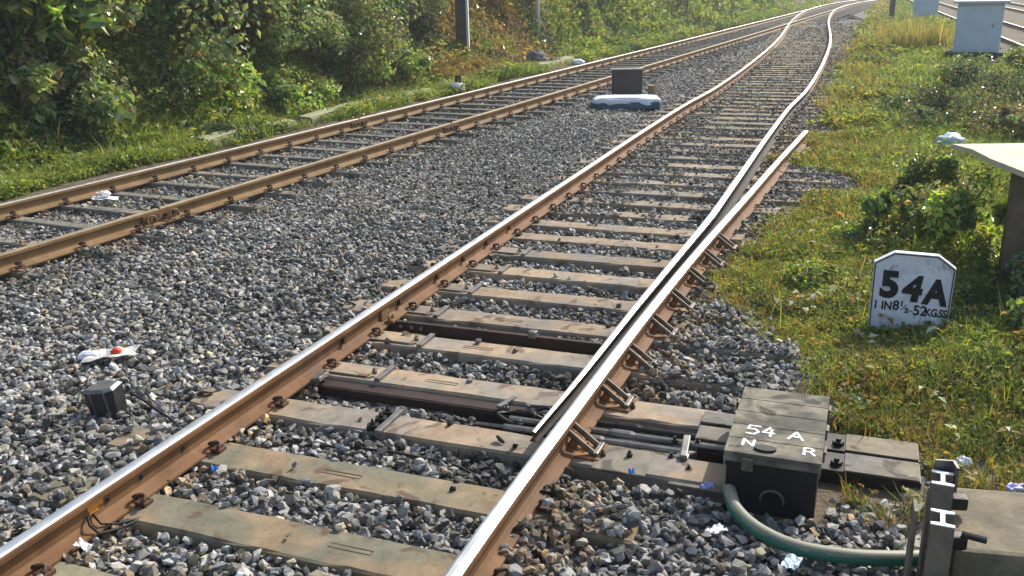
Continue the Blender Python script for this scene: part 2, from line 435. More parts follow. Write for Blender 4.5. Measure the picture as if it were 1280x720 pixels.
def axis(lo, hi, near_lo, near_hi, fine, coarse):
    a = list(np.arange(near_lo, near_hi + 1e-6, fine))
    L = []; x = near_lo; st = fine
    while x > lo: st *= 1.3; x -= min(st, coarse); L.append(x)
    Rr = []; x = near_hi; st = fine
    while x < hi: st *= 1.3; x += min(st, coarse); Rr.append(x)
    return np.array(L[::-1] + a + Rr)
gx = axis(-900, 900, -12, 18, 0.25, 90); gy = axis(-300, 1500, 0, 45, 0.25, 90)
grid_obj('ground', gx, gy, ground_z, M_SOIL)

# how far right ballast reaches (M frame b as a function of a): ragged edge with the grass
EDGE = [(-6, 3.1), (-1, 3.0), (0.5, 3.05), (1.6, 3.35), (1.95, 3.32), (2.3, 3.15), (2.63, 3.03), (3.03, 2.91), (3.38, 2.82), (3.7, 2.50), (4.0, 2.2), (4.6, 2.0), (5.5, 1.98), (6.5, 2.06), (7.3, 2.21), (7.84, 2.48), (8.6, 3.1), (9.2, 3.0), (9.6, 2.25), (10.8, 2.3), (13, 2.5), (14.9, 2.3), (18.7, 2.35), (24.7, 2.4), (35, 2.5), (47.6, 2.65), (68.8, 2.95), (95, 3.2)]
_ea = np.array([e[0] for e in EDGE]); _eb = np.array([e[1] for e in EDGE])
def right_edge(a): return np.interp(a, _ea, _eb)
def bed_z(x, y):
    a, b = M_of(x, y); s, o = T_of(x, y)
    z = -0.012 + 0.03 * (vnoise(x, y, 0.6, 1) - 0.5) + 0.022 * (vnoise(x, y, 0.2, 2) - 0.5)
    crib = (b > 0.1) & (b < 1.7) & (a < 34)
    z = z - 0.012 * crib - 0.012 * (crib & (a > 1.5) & (a < 5))
    pit = (a > 1.55) & (a < 2.5) & (b > 1.75) & (b < 3.3)
    z = z - 0.055 * pit - 0.05 * ((a > 2.0) & (a < 2.5) & (b > 1.0) & (b < 1.8))
    z = z + 0.035 * np.clip(-b - 0.5, 0, 1) * (o > -6.4)
    z = z - 0.025 * ((o > -8.8) & (o < -6.2))
    e = np.clip((b - right_edge(a)) / 0.5, 0, 1)
    z = z - 0.10 * e
    el = np.clip((-9.35 - o) / 0.4, 0, 1)
    return z - 0.16 * el
# ballast bed between the verge and the right hand grass
def bed():
    xs, ys, F = [], [], []
    arr = np.concatenate([np.arange(-5, 24, 0.12), np.arange(24, 110, 0.6)])
    rows = []
    N = 130
    for a in arr:
        bl_s = None
        # left limit on the line o=-9.7 in the T frame, right limit from the edge
        p0 = OM + DM * a
        denom = NM @ NT
        bl = (-9.75 - (p0 @ NT)) / denom
        br = right_edge(a) + 0.5
        bb = np.linspace(bl, br, N)
        q = p0[None] + bb[:, None] * NM[None]
        rows.append(q)
    Q = np.concatenate(rows)
    V = np.stack([Q[:, 0], Q[:, 1], bed_z(Q[:, 0], Q[:, 1])], 1)
    o = link('ballast_bed', np_mesh('ballast_bed', V, [nat(V, N, len(arr))], None, [M_BED], True))
    tag(o, None, None, None, 'structure')
bed()
# gravel strip of the tracks on the far right
def bed_far():
    V = []; F = []
    ss = np.arange(10, 130, 2.0); N = 24
    rows = []
    d = dirn(19.5); n = np.array([d[1], -d[0]])
    for s in ss:
        p0 = np.array([18.1, 36.1]) + d * (s - 40)
        bb = np.linspace(-1.3, 9.5, N); rows.append(p0[None] + bb[:, None] * n[None])
    Q = np.concatenate(rows)
    z = 0.0 + 0.03 * (vnoise(Q[:, 0], Q[:, 1], 1.5, 6) - 0.5)
    V = np.stack([Q[:, 0], Q[:, 1], z], 1)
    o = link('gravel_strip', np_mesh('gravel_strip', V, [nat(V, N, len(ss))], None, [M_BED], True)); tag(o, None, None, None, 'structure')
bed_far()

# ------------------------------------------------------------------ rails (each rail a thing)
def add_rail(name, mb, label, mats, group=None, cat='rail', smooth=False):
    o = mb.build(name, mats); tag(o, label, cat, group); return o
SH = [M_RUST, M_SHINE]; SHP = [M_RUST_PALE, M_SHINE]
_mlline = np.concatenate([LINE_ML])
r_ml = add_rail('rail', rail(_mlline), 'long rusty rail running from the bottom left corner to the far bend', SH, 'rails of the turnout track')
M_BLADE = surf('greased_blade_side', [(0.3, (0.006, 0.006, 0.006)), (0.7, (0.028, 0.022, 0.018))], 12, 0.72, 0.0, 0.3, 0.002, 60, spec=0.2)
# tongue rail: opens from the stock rail, then becomes the right rail
a_, b_ = M_of(LINE_MR[:, 0], LINE_MR[:, 1])
tl = []
for a in np.arange(1.62, 7.0, 0.15):
    b = float(np.interp(a, [1.6, 2.3, 3.5, 4.4, 5.6, 6.2], [1.612, 1.638, 1.662, 1.690, 1.728, 1.743]))
    tl.append(mw(a, b))
tl = np.concatenate([np.array(tl), LINE_MR[a_ > 7.05]])
wd = np.interp(np.arange(len(tl)), [0, 6, 30], [0.30, 0.55, 1.0])
_tgm = rail(tl, wid=wd, hts=np.interp(np.arange(len(tl)), [0, 8, 24], [1.0, 0.75, 0.0]))
_tgm.m = [2 if (m_ == 0 and i_ > 56 * len(PROF)) else m_ for i_, m_ in enumerate(_tgm.m)]
r_tg = add_rail('switch_rail', _tgm, 'pointed switch rail just left of the stock rail, running on to the far bend', [M_BLADE, M_SHINE, M_RUST], 'rails of the turnout track', 'switch rail')
# stock rail
_sd2 = dirn(23.65)
ST_A = [-5.0, 1.0, 2.0, 3.0, 4.0, 5.0, 6.0, 7.0, 8.0, 9.3, 10.9, 11.4]
ST_B = [1.72, 1.718, 1.735, 1.755, 1.787, 1.83, 1.885, 1.945, 2.0, 2.07, 2.17, 2.205]
def stock_b(a): return float(np.interp(a, ST_A, ST_B))
st = catmull([mw(a, stock_b(a)) for a in (-5, -2, 0, 1, 2, 3, 4, 5, 6, 7, 8, 9.02)], 0.3)
r_st = add_rail('stock_rail', rail(st), 'stock rail with polished top rising from the bottom middle, held by braces', SH, 'rails of the turnout track', 'stock rail')
e0 = np.array(mw(9.06, stock_b(9.06))); e1 = np.array(mw(11.42, stock_b(11.4)))
add_rail('rail_stub', rail(np.array([e0 + (e1 - e0) * t for t in np.linspace(0, 1, 6)])), 'short loose rail end beyond a joint, stopping in the ballast right of the turnout track', SH, None, 'rail')
r_lo = add_rail('rail', rail(LINE_LO, RB - 0.006), 'outer rail of the left track, bright polished top beside the green verge', SHP, 'rails of the far left track')
r_li = add_rail('rail', rail(LINE_LI, RB - 0.006), 'inner rail of the left track, dull tan top and rusty side beside the grey ballast', [M_RUST_PALE, M_HEAD_DULL], 'rails of the far left track')
d19 = dirn(19.5); n19 = np.array([d19[1], -d19[0]])
for k_, (off, lab) in enumerate(((0.0, 'leftmost rail of the distant tracks behind the pale blue cabinet'), (1.55, 'second rail from the left of the distant tracks at the upper right'),
                              (4.3, 'third rail from the left of the distant tracks in the top right corner'), (5.95, 'rightmost rail of the distant tracks in the top right corner'))):
    ln = np.array([np.array([18.0, 36.1]) + n19 * off + d19 * s for s in np.arange(-28, 80, 4.0)])
    add_rail('rail', rail(ln), lab, SH, 'distant rails on the right')

# ------------------------------------------------------------------ sleepers and clips
def clip_mesh():
    m = MB()
    pts = []
    for t in np.linspace(0, 1, 15):
        an = t * 2 * PI * 0.92
        pts.append((0.035 + 0.030 * math.cos(an), 0.055 * (t - 0.5) * 1.4 + 0.022 * math.sin(an * 2), 0.030 + 0.024 * math.sin(an)))
    m.tube(pts, 0.0095, 6)
    m.box((0.03, 0, 0.008), (0.075, 0.06, 0.02), bev=0.003)
    return m.mesh('rail_clip', True)
CLIP = clip_mesh(); CLIP.materials.append(M_CLIP)
def slab_mesh(L, W, H, seed, shape='plain'):
    """concrete sleeper along local X, top at z=0, edges worn"""
    r = random.Random(seed)
    nx = 26
    xs = [-L / 2 + L * i / nx for i in range(nx + 1)]
    m = MB(); ring = []
    prof = [(-W / 2 - 0.012, -H), (-W / 2, -0.012), (-W / 2 + 0.012, 0), (-W / 6, 0.001), (W / 6, 0.001), (W / 2 - 0.012, 0), (W / 2, -0.012), (W / 2 + 0.012, -H)]
    V = []; n = len(prof)
    for x in xs:
        j1 = r.gauss(0, 0.0018); j2 = r.gauss(0, 0.0018)
        chip = 0.006 * (r.random() < 0.12); chip2 = 0.006 * (r.random() < 0.12)
        for k, (y, z) in enumerate(prof):
            yy = y + (j1 if y < 0 else j2); zz = z + (r.gauss(0, 0.0008) if z > -H else 0)
            if k == 2: zz -= chip; 
            if k == 5: zz -= chip2
            V.append((x, yy, zz))
    F = []
    for i in range(nx):
        for k in range(n - 1):
            F.append((i * n + k, (i + 1) * n + k, (i + 1) * n + k + 1, i * n + k + 1))
    F.append(tuple(range(n))); F.append(tuple(nx * n + k for k in range(n))[::-1])
    m.add(V, F)
    # faint cast recess lines near the middle and dowel caps by the rail seat
    return m.mesh('sleeper')
ORD = ['lowest', 'second lowest', 'third lowest', 'fourth lowest', 'fifth lowest', 'sixth lowest', 'seventh lowest', 'eighth lowest', 'ninth lowest', 'tenth lowest']
SLEEP_M = [-1.52, -0.98, -0.44, 0.10, 0.66, 1.19, 1.745, 2.31, 2.87, 3.41, 3.95, 4.50, 5.03, 5.56, 6.06]
a = 6.06
while a < 49: a += 0.545; SLEEP_M.append(a)
M_MARK = plain('cast_mark', (0.10, 0.075, 0.05), 0.9, 0, 0.3)
sl_protos = [slab_mesh(2.75, 0.235, 0.16, s) for s in range(4)]
sl_long = [slab_mesh(3.9, 0.225, 0.16, 20 + s) for s in range(3)]
SLEEP_RECT = []      # (frame, along, centre, half_width, half_length) used to keep stones off
mi_ = 0
def line_at(line, tgt_y):
    i = int(np.argmin(np.abs(line[:, 1] - tgt_y)));
    return i
ML_a, ML_b = M_of(LINE_ML[:, 0], LINE_ML[:, 1])
n_vis = 0
for i, a in enumerate(SLEEP_M):
    j = int(np.argmin(np.abs(ML_a - a)))
    t = LINE_ML[min(j + 1, len(LINE_ML) - 1)] - LINE_ML[j - 1]; t /= np.linalg.norm(t)
    nn = np.array([t[1], -t[0]])
    p = LINE_ML[j] + t * ((a - ML_a[j]))
    turnout = 1.6 < a < 11
    if a in (1.745,): bc, L = 1.15, 3.2
    elif a == 2.31: bc, L = 1.22, 3.1
    elif turnout:
        re_ = min(2.7, float(right_edge(a)) + 0.02); bc, L = (re_ - 0.45) / 2, re_ + 0.45
    else: bc, L = G / 2 + (0.02 * math.sin(i * 2.1)), 2.75
    c = p + nn * bc
    lg_ = L > 3 or turnout; me = (sl_long if lg_ else sl_protos)[i % (3 if lg_ else 4)]
    jit = 0.012 * math.sin(i * 5.3) if a > 5 else 0
    if a >= 0.6 and a < 5.2:
        lab = ['lowest', 'second lowest', 'third lowest', 'fourth lowest', 'fifth lowest', 'sixth lowest', 'seventh lowest', 'eighth lowest', 'ninth lowest'][n_vis] if n_vis < 9 else None
        n_vis += 1
        lab = '%s tan concrete sleeper between the rails of the turnout track' % lab
    elif a < 0.6:
        lab = 'tan concrete sleeper at or below the bottom edge of the picture'
    else:
        lab = 'pale concrete sleeper further up the turnout track, half sunk in stones'
    g = empty('sleeper', (c[0], c[1], 0.031 if a < 7 else 0.024), -math.atan2(t[0], t[1]), lab, 'sleeper', 'sleepers of the turnout track')
    body = link('sleeper_body', me.copy() if False else me, g)
    body.scale = (L / (3.9 if lg_ else 2.75), 1, 1)
    body.rotation_euler = (0, 0, jit)
    if not me.materials: me.materials.append(M_CONC2 if lg_ else M_CONC)
    SLEEP_RECT.append((c, t, nn, 0.118, L / 2))
    if -0.2 < a < 3.6 and a != 1.745:
        for (q_, w2_, h2_) in ((0.0, 0.20, 0.028), ):
            mm = MB(); bx_ = 0.80 - bc + (0.35 if a < 1 else 0.0)
            for (dx_, dy_, sx_, sy_) in ((0, h2_ / 2, w2_, 0.005), (0, -h2_ / 2, w2_, 0.005), (w2_ / 2, 0, 0.005, h2_)): mm.box((bx_ + dx_, dy_, 0.0015), (sx_, sy_, 0.003 - 0.0004 * (sy_ > 0.01)))
            mm.build('cast_mark', M_MARK, g)
    if a < 30:
        plain_track = a < 1.6
        offs = []
        if plain_track: offs = [(0, 1), (0, -1), (G, 1), (G, -1)]
        elif turnout: offs = [(0, -1), (0, 1)]
        else: offs = [(0, 1), (0, -1), (G, 1), (G, -1)]
        for (bb, sgn) in offs:
            cl = link('rail_clip', CLIP, g); cl.location = (bb - bc + sgn * 0.045, 0.01 * sgn, 0.004 if a < 7 else 0.011)
            cl.rotation_euler = (0, 0, 0 if sgn > 0 else PI)
# left track
tc_len = np.concatenate([[0], np.cumsum(np.linalg.norm(np.diff(LINE_TC, axis=0), axis=1))])
slt = [slab_mesh(2.75, 0.15, 0.15, 50 + s) for s in range(4)]
for me in slt: me.materials.append(M_CONCG)
slx = slab_mesh(4.0, 0.2, 0.15, 60); slx.materials.append(M_CONCG)
s = 4.43; idx = 0
nL = 0
while s < 96:
    x = np.interp(s, tc_len, LINE_TC[:, 0]); y = np.interp(s, tc_len, LINE_TC[:, 1])
    x2 = np.interp(s + 0.5, tc_len, LINE_TC[:, 0]); y2 = np.interp(s + 0.5, tc_len, LINE_TC[:, 1])
    t = np.array([x2 - x, y2 - y]); t /= np.linalg.norm(t); nn = np.array([t[1], -t[0]])
    c = np.array([x, y]); me = slt[idx % 4]; L = 2.75
    if s > 46: c = c + nn * 0.5; me = slx; L = 4.0
    g = empty('sleeper', (c[0], c[1], 0.024), -math.atan2(t[0], t[1]), 'narrow grey concrete sleeper under the far left track', 'sleeper', 'sleepers of the far left track')
    b = link('sleeper_body', me, g); b.rotation_euler = (0, 0, 0.02 * math.sin(idx * 3.7))
    SLEEP_RECT.append((c, t, nn, 0.075, L / 2))
    if s < 36:
        for (bb, sgn) in ((-G / 2, 1), (G / 2, 1), (G / 2, -1)):
            cl = link('rail_clip', CLIP, g); cl.location = (bb + sgn * 0.045, 0.01 * sgn, 0.005); cl.rotation_euler = (0, 0, 0 if sgn > 0 else PI); cl.scale = (1.15, 1.15, 1.2)
    s += 0.66 ; idx += 1

# ------------------------------------------------------------------ slide plates, braces, bars and rods of the switch
def MM(a, b, z, rz=0.0):
    x, y = mw(a, b)
    return Matrix.Translation((x, y, z)) @ Matrix.Rotation(ANG_M + rz, 4, 'Z')      # local X = b (right), local Y = a (ahead)
def place(name, a, b, z, label, cat, group=None, rz=0.0):
    x, y = mw(a, b); return empty(name, (x, y, z), ANG_M + rz, label, cat, group)
def bolt(m, x, y, z, r=0.014, h=0.02):
    m.prism([(x + r * math.cos(k * PI / 3), y + r * math.sin(k * PI / 3)) for k in range(6)], z, z + h)
    m.tube([(x, y, z + h), (x, y, z + h + 0.016)], r * 0.5, 6)
def bolts(parent, mat, lst, r=0.016, h=0.02):
    for (x, y, z) in lst:
        mm = MB(); bolt(mm, x, y, z, r, h); mm.build('bolt', mat, parent)
# slide plates on the left rail side of the turnout sleepers
SP = [(1.745, 0.76, 'dark steel slide plate on the third lowest sleeper, crossing it left of the middle'),
      (2.31, 0.38, 'bolted steel slide plate left on the fourth lowest sleeper'),
      (2.87, 0.38, 'bolted steel slide plate left on the fifth lowest sleeper'),
      (3.41, 0.24, 'bolted steel slide plate left on the sixth lowest sleeper'),
      (3.95, 0.27, 'bolted steel slide plate left on the seventh lowest sleeper'), (4.5, 0.30, 'bolted steel slide plate left on the eighth lowest sleeper'),
      (5.03, 0.30, 'small slide plate left on the ninth lowest sleeper')]
for a, b, lab in SP:
    g = place('slide_plate', a, b, 0.033, lab, 'slide plate', 'slide plates of the switch')
    m = MB()
    if b < 0.7:
        m.box((-b / 2 + 0.01, 0, 0.006), (b - 0.08, 0.15, 0.011), bev=0.003)
        m.build('base_plate', M_CONC2, g)
        m = MB(); m.box((0.055, 0, 0.010), (0.035, 0.21, 0.022), bev=0.003); m.build('edge_bar', M_GREYSTEEL, g)
        m = MB(); bolt(m, 0.0, -0.03, 0.012, 0.017, 0.02); m.build('bolt', M_GREYSTEEL, g)
    else:
        m.box((0, 0, 0.010), (0.035, 0.27, 0.02), bev=0.003); m.build('edge_bar', M_GREYSTEEL, g)
        for yy in (-0.09, 0.0, 0.08):
            m = MB(); m.box((-0.05, yy, 0.012), (0.06, 0.05, 0.03), bev=0.006, rz=0.4); bolt(m, -0.05, yy, 0.026, 0.014, 0.014); m.build('bolt', M_DARKSTEEL, g)
# rail braces on the right of the stock rail
M_ARM = surf('brace_steel', [(0.3, (0.07, 0.055, 0.042)), (0.7, (0.22, 0.175, 0.13))], 16, 0.65, 0.3, 0.3, 0.002, 60)
M_ORANGE = surf('orange_rust_plate', [(0.3, (0.16, 0.075, 0.03)), (0.7, (0.34, 0.17, 0.07))], 10, 0.85, 0, 0.3, 0.003, 60)
BR = [1.77, 2.34, 2.89, 3.45, 4.00, 4.55, 5.08, 5.6, 6.1, 6.65]
for i, a in enumerate(BR[:8]):
    sb = stock_b(a)
    lab = ['lowest', 'second lowest', 'third lowest', 'fourth lowest', 'fifth lowest', 'sixth lowest', 'second highest', 'highest'][i]
    g = place('rail_brace', a, sb, 0.033, '%s twin-arm steel brace leaning on the right side of the stock rail' % lab, 'rail brace', 'braces along the stock rail', R(-1.5))
    g.scale = (0.88, 0.9, 1.0)
    m = MB(); m.box((0.115, 0, 0.004), (0.20, 0.19, 0.014), bev=0.003); m.box((0.052, 0, 0.045), (0.05, 0.06, 0.07), bev=0.012, ry=0.5); m.build('brace_plate', M_ORANGE, g)
    for yy in (-0.05, 0.045):
        m = MB(); m.tube([(0.03, yy, 0.112), (0.06, yy, 0.092), (0.175, yy, 0.018)], 0.0125, 6, flat=1.4); m.build('arm', M_ARM, g)
    m = MB(); m.box((0.19, 0, 0.016), (0.03, 0.14, 0.03), bev=0.005); m.build('edge_bar', M_GREYSTEEL, g)
    bolts(g, M_CLIP, ((0.125, 0.0, 0.012), (0.222, -0.03, 0.0)))
# stretcher bar 1 (upper) and the channel (lower)
g = place('stretcher_bar', 3.10, 0.85, 0.0, 'dark brown stretcher bar between the fifth and sixth lowest sleepers, bolted to the left rail', 'stretcher bar')
m = MB(); m.box((-0.05, 0.0, 0.028), (1.5, 0.035, 0.075), bev=0.004); m.box((-0.05, 0.055, -0.006), (1.5, 0.08, 0.012), bev=0.003); m.build('bar', M_BROWNSTEEL, g)
m = MB()
m.box((-0.80, 0.01, 0.055), (0.10, 0.10, 0.022), bev=0.004, ry=-0.25); m.box((-0.835, 0.0, 0.105), (0.018, 0.11, 0.075), bev=0.004)
bolt(m, -0.79, 0.03, 0.06); bolt(m, -0.79, -0.02, 0.06); m.build('lug', M_RUST_PALE, g)
m = MB()
for xx in (-0.70, -0.62, -0.55):
    mm = MB(); mm.tube([(xx, -0.018, 0.035), (xx, -0.032, 0.035)], 0.013, 6); mm.build('bolt', M_GREYSTEEL, g)
m = MB(); m.box((0.24, -0.004, 0.075), (0.06, 0.05, 0.05), bev=0.012); m.build('lug', M_GREYSTEEL, g)
g = place('steel_channel', 2.105, 0.82, 0.0, 'brown steel channel across the track in front of the fourth lowest sleeper', 'steel channel')
m = MB(); m.box((0, 0.045, 0.006), (1.44, 0.09, 0.012), bev=0.003); m.box((0, -0.004, -0.035), (1.44, 0.012, 0.085), bev=0.003); m.build('channel_body', M_BROWNSTEEL, g)
m = MB(); m.box((-0.74, 0.03, 0.04), (0.10, 0.11, 0.03), bev=0.006, ry=-0.3); bolt(m, -0.70, 0.03, 0.035); m.build('lug', M_GREYSTEEL, g)
# tangle of the drive and detection gear at the tip of the switch rail
g = place('switch_drive_link', 2.08, 1.42, 0.0, 'greasy black tangle of links and clips under the tip of the switch rail', 'switch gear')
m = MB(); m.box((-0.05, 0.03, -0.02), (0.55, 0.05, 0.03), bev=0.006); m.box((-0.02, -0.10, -0.025), (0.5, 0.04, 0.03), bev=0.006, rz=0.05)
m.box((0.12, -0.03, 0.0), (0.10, 0.20, 0.03), bev=0.006); m.build('link_bar', M_DARKSTEEL, g)
for (cx, cy, rr, rz) in ((-0.05, -0.05, 0.075, 0.3), (0.06, 0.02, 0.05, -0.5)):
    m = MB(); m.tube([(cx + rr * 1.35 * math.cos(t), cy + rr * math.sin(t), 0.03 + 0.015 * math.sin(t * 2 + rz)) for t in np.linspace(0, 1.75 * PI, 18)], 0.010, 7); m.build('loop', M_DARKSTEEL, g, True)
m = MB()
bolts(g, M_GREYSTEEL, ((-0.14, 0.04, 0.012), (-0.02, 0.06, 0.012), (0.10, -0.02, 0.012), (0.14, -0.12, 0.012), (0.0, -0.12, 0.012), (0.17, 0.05, 0.012)))
m.box((-0.16, 0.10, 0.03), (0.03, 0.15, 0.015), rz=-0.3); m.build('strap', M_GREYSTEEL, g)
m = MB(); m.box((0.03, 0.09, 0.045), (0.14, 0.03, 0.012), rz=0.15); m.build('strap', M_GREYSTEEL, g)
# drive rods to the point machine
for (a0, a1, b1, z, lab) in ((2.085, 2.075, 2.56, 0.03, 'rearmost of the three steel rods between the stock rail and the point machine'),
                        (1.985, 1.985, 2.54, 0.035, 'middle one of the three steel rods between the stock rail and the point machine'),
                        (1.895, 1.90, 2.30, 0.03, 'frontmost and shortest of the three steel rods between the stock rail and the point machine')):
    m = MB()
    x0, y0 = mw(a0, 1.35); x1, y1 = mw(a1, b1)
    P0 = Vector((x0, y0, z)); P1 = Vector((x1, y1, z + 0.005))
    m.tube([P0, P0.lerp(P1, 0.45), P0.lerp(P1, 0.47), P0.lerp(P1, 0.55), P0.lerp(P1, 0.57), P1], [0.017, 0.017, 0.024, 0.024, 0.017, 0.017], 8)
    o = m.build('drive_rod', M_GREYSTEEL if a0 < 2 else M_DARKSTEEL, None, False); tag(o, lab, 'rod', 'drive rods')
g = place('rod_bracket', 1.93, 2.29, 0.0, 'upright flat steel bracket crossing the rods left of the point machine', 'bracket')
m = MB(); m.box((0, 0, 0.045), (0.035, 0.22, 0.03), bev=0.005, rz=0.1); m.box((0.0, -0.07, 0.02), (0.06, 0.05, 0.04), bev=0.006); m.build('bracket_bar', M_GREYSTEEL, g)
bolts(g, M_DARKSTEEL, ((-0.05, -0.09, 0.02), (0.05, 0.06, 0.04), (-0.06, 0.04, 0.04)))
# plates and bearers that carry the machine
def plate(name, a, b, z, sx, sy, sz, mat, lab, cat, rz=0.0, bolts=()):
    x, y = mw(a, b)
    m = MB(); m.box((0, 0, 0), (sx, sy, sz), bev=0.004)
    o = m.build(name, mat); o.location = (x, y, z); o.rotation_euler = (0, 0, ANG_M + rz); tag(o, lab, cat)
    for bx, by in bolts:
        mm = MB(); bolt(mm, bx, by, sz / 2, 0.015, 0.018); mm.build('bolt', M_DARKSTEEL, o)
    return o
plate('bearer_plate', 2.29, 2.40, 0.045, 0.17, 0.13, 0.014, M_CONCG, 'pale steel plate on the rear bearer just left of the point machine', 'plate')
plate('bearer_plate', 2.10, 2.42, 0.05, 0.20, 0.15, 0.014, M_CONCG, 'grey square steel plate on the front bearer just left of the point machine', 'plate')
plate('gauge_plate', 1.73, 2.03, 0.030, 0.26, 0.24, 0.014, M_CONCG, 'pale gauge plate end beside the lowest rail brace', 'plate', 0, ((0.02, 0.04),))
plate('gauge_plate', 1.72, 2.40, 0.012, 0.26, 0.22, 0.014, M_CONCG, 'dull grey plate in shade against the front left of the point machine', 'plate', 0, ((-0.06, 0.03),))
for (a, lab) in ((2.27, 'rear one of the two long bearer beams under the point machine'), (2.06, 'front one of the two long bearer beams under the point machine')):
    g = place('bearer', a, 2.85, 0.0, lab, 'bearer beam', 'bearer beams of the point machine')
    m = MB(); m.box((0.0, 0, -0.05), (1.02, 0.185, 0.14), bev=0.006); m.build('beam', M_DARKSTEEL, g)
    m = MB(); m.box((0.34, 0, 0.0235), (0.33, 0.18, 0.008), bev=0.002); m.build('top_plate', M_CONCG, g)
    m = MB(); bolt(m, 0.14, -0.03, 0.02, 0.028, 0.02); m.build('bolt', M_DARKSTEEL, g)
# point machine
g = place('point_machine', 1.925, 2.725, -0.02, 'point machine with a worn grey-green cover marked 54 A, N and R in white', 'point machine')
m = MB(); m.box((0, 0.0, 0.095), (0.385, 0.70, 0.29), bev=0.006); m.build('case', M_BLACKPAINT, g)
m = MB()
N_ = 18
for i in range(5):      # cover made of sheet with pressed ribs
    y0 = -0.36 + i * 0.144
    m.box((0, y0 + 0.072, 0.262), (0.41, 0.139, 0.02), bev=0.003)
m.box((0, 0, 0.250), (0.409, 0.715, 0.012)); m.box((0.2005, 0, 0.225), (0.008, 0.715, 0.05)); m.box((-0.2005, 0, 0.225), (0.008, 0.715, 0.05)); m.box((0, -0.3605, 0.24), (0.41, 0.008, 0.022))
cov = m.build('cover', M_COVER, g)
m = MB(); m.tube([(0.012 + 0.05 * math.cos(t), -0.362, 0.06 + 0.05 * math.sin(t)) for t in np.linspace(-0.2, PI + 0.2, 12)], 0.006, 6); m.build('handle', M_GREYSTEEL, g, True)
for yy in (-0.22, 0.0, 0.22):
    m = MB(); m.box((0.208, yy, 0.245), (0.014, 0.06, 0.045), bev=0.003); m.tube([(0.212, yy - 0.03, 0.268), (0.212, yy + 0.03, 0.268)], 0.008, 8); m.build('hinge', M_GREYSTEEL_D, g)
m = MB(); m.box((-0.10, -0.372, 0.225), (0.05, 0.012, 0.06), bev=0.004); m.build('latch', M_GREYSTEEL_D, g)
m = MB(); m.prism([(0.048 * math.cos(t) - 0.035, 0.028 * math.sin(t) - 0.30) for t in np.linspace(0, 2 * PI, 15)[:-1]], 0.2725, 0.283); m.build('keyhole_cap', M_BLACKPAINT, g)
# painted strokes (chalk-white hand lettering)
STROKES = {'5': [[(0.95, 1), (0.15, 1), (0.1, 0.58), (0.6, 0.62), (0.9, 0.35), (0.6, 0.02), (0.05, 0.05)]],
           '4': [[(0.55, 1), (0.05, 0.38), (0.95, 0.38)], [(0.72, 0.75), (0.68, -0.02)]],
           'A': [[(0, 0), (0.5, 1), (1, 0)], [(0.2, 0.35), (0.8, 0.35)]],
           'N': [[(0, 0), (0.02, 1), (0.8, 0.05), (0.85, 1)]],
           'R': [[(0.05, 0), (0.05, 1), (0.6, 1), (0.85, 0.75), (0.55, 0.5), (0.08, 0.48)], [(0.5, 0.5), (0.95, 0)]]}
def stroke_text(mb, ch, x, y, w_, h_, r_, z):
    for k, st_ in enumerate(STROKES[ch]):
        pts = [(x + p[0] * w_, y + p[1] * h_, z + 0.0008 * k) for p in st_]
        for i in range(len(pts) - 1):
            p0 = Vector(pts[i]); p1 = Vector(pts[i + 1]); d_ = (p1 - p0).normalized()
            mb.tube([p0 - d_ * r_ * 0.6, p1 + d_ * r_ * 0.6], r_, 8, flat=0.22)
m = MB()
zc = 0.2735
for ch, x, y, w_, h_ in (('5', -0.135, -0.165, 0.06, 0.085), ('4', -0.065, -0.165, 0.055, 0.085), ('A', 0.05, -0.165, 0.065, 0.075),
                         ('N', -0.135, -0.285, 0.055, 0.06), ('R', 0.125, -0.295, 0.05, 0.065)):
    stroke_text(m, ch, x, y, w_, h_, 0.0062, zc)
m.build('lettering', M_WHITECLEAN, g)
# green pipe
m = MB()
pp = catmull([(0.93, 3.60, ), (0.93, 3.46), (0.99, 3.32), (1.12, 3.20), (1.28, 3.14), (1.42, 3.12), (1.60, 3.12), (1.95, 3.16)], 0.03)
zz = np.interp(np.arange(len(pp)), [0, 4, 12, len(pp)], [0.09, 0.075, 0.055, 0.05])
m.tube([(p[0], p[1], z) for p, z in zip(pp, zz)], 0.031, 16)
o = m.build('pipe', M_PIPE, None, True); tag(o, 'thick dusty green plastic pipe curving from the point machine to the right', 'pipe')

# ------------------------------------------------------------------ text helper
def text_mesh(body, size, ext, bold=0.0, shear=0.0, space=1.0):
    cu = bpy.data.curves.new('txt', 'FONT'); cu.body = body; cu.size = size; cu.extrude = ext; cu.offset = bold; cu.shear = shear
    cu.space_character = space; cu.align_x = 'CENTER'
    ob = bpy.data.objects.new('txt', cu); C.objects.link(ob)
    dg = bpy.context.evaluated_depsgraph_get(); me = bpy.data.meshes.new_from_object(ob.evaluated_get(dg))
    bpy.data.objects.remove(ob); bpy.data.curves.remove(cu)
    return me
# ------------------------------------------------------------------ 54A sign
SX0, SY0 = 2.42, 5.91; SX1, SY1 = 2.86, 5.73
sc = ((SX0 + SX1) / 2, (SY0 + SY1) / 2); srz = math.atan2(SY1 - SY0, SX1 - SX0)
g = empty('point_number_sign', (sc[0] - 0.03, sc[1] - 0.06, 0.025), srz, 'small white concrete sign with clipped top corners reading 54A, standing in the grass', 'sign')
g.rotation_euler = (R(-3), R(0.8), srz); g.scale = (1.06, 1.0, 1.10)
out = [(-0.225, -0.05), (0.225, -0.05), (0.232, 0.365), (0.13, 0.435), (-0.12, 0.435), (-0.232, 0.365)]
def rim(o, k): return [(x * k, (y - 0.2) * k + 0.2) for x, y in o]
m = MB(); m.prism(out, -0.025, 0.04, 0, Matrix.Rotation(PI / 2, 4, 'X').inverted() if False else Matrix(((1, 0, 0, 0), (0, 0, 1, 0), (0, 1, 0, 0), (0, 0, 0, 1))))
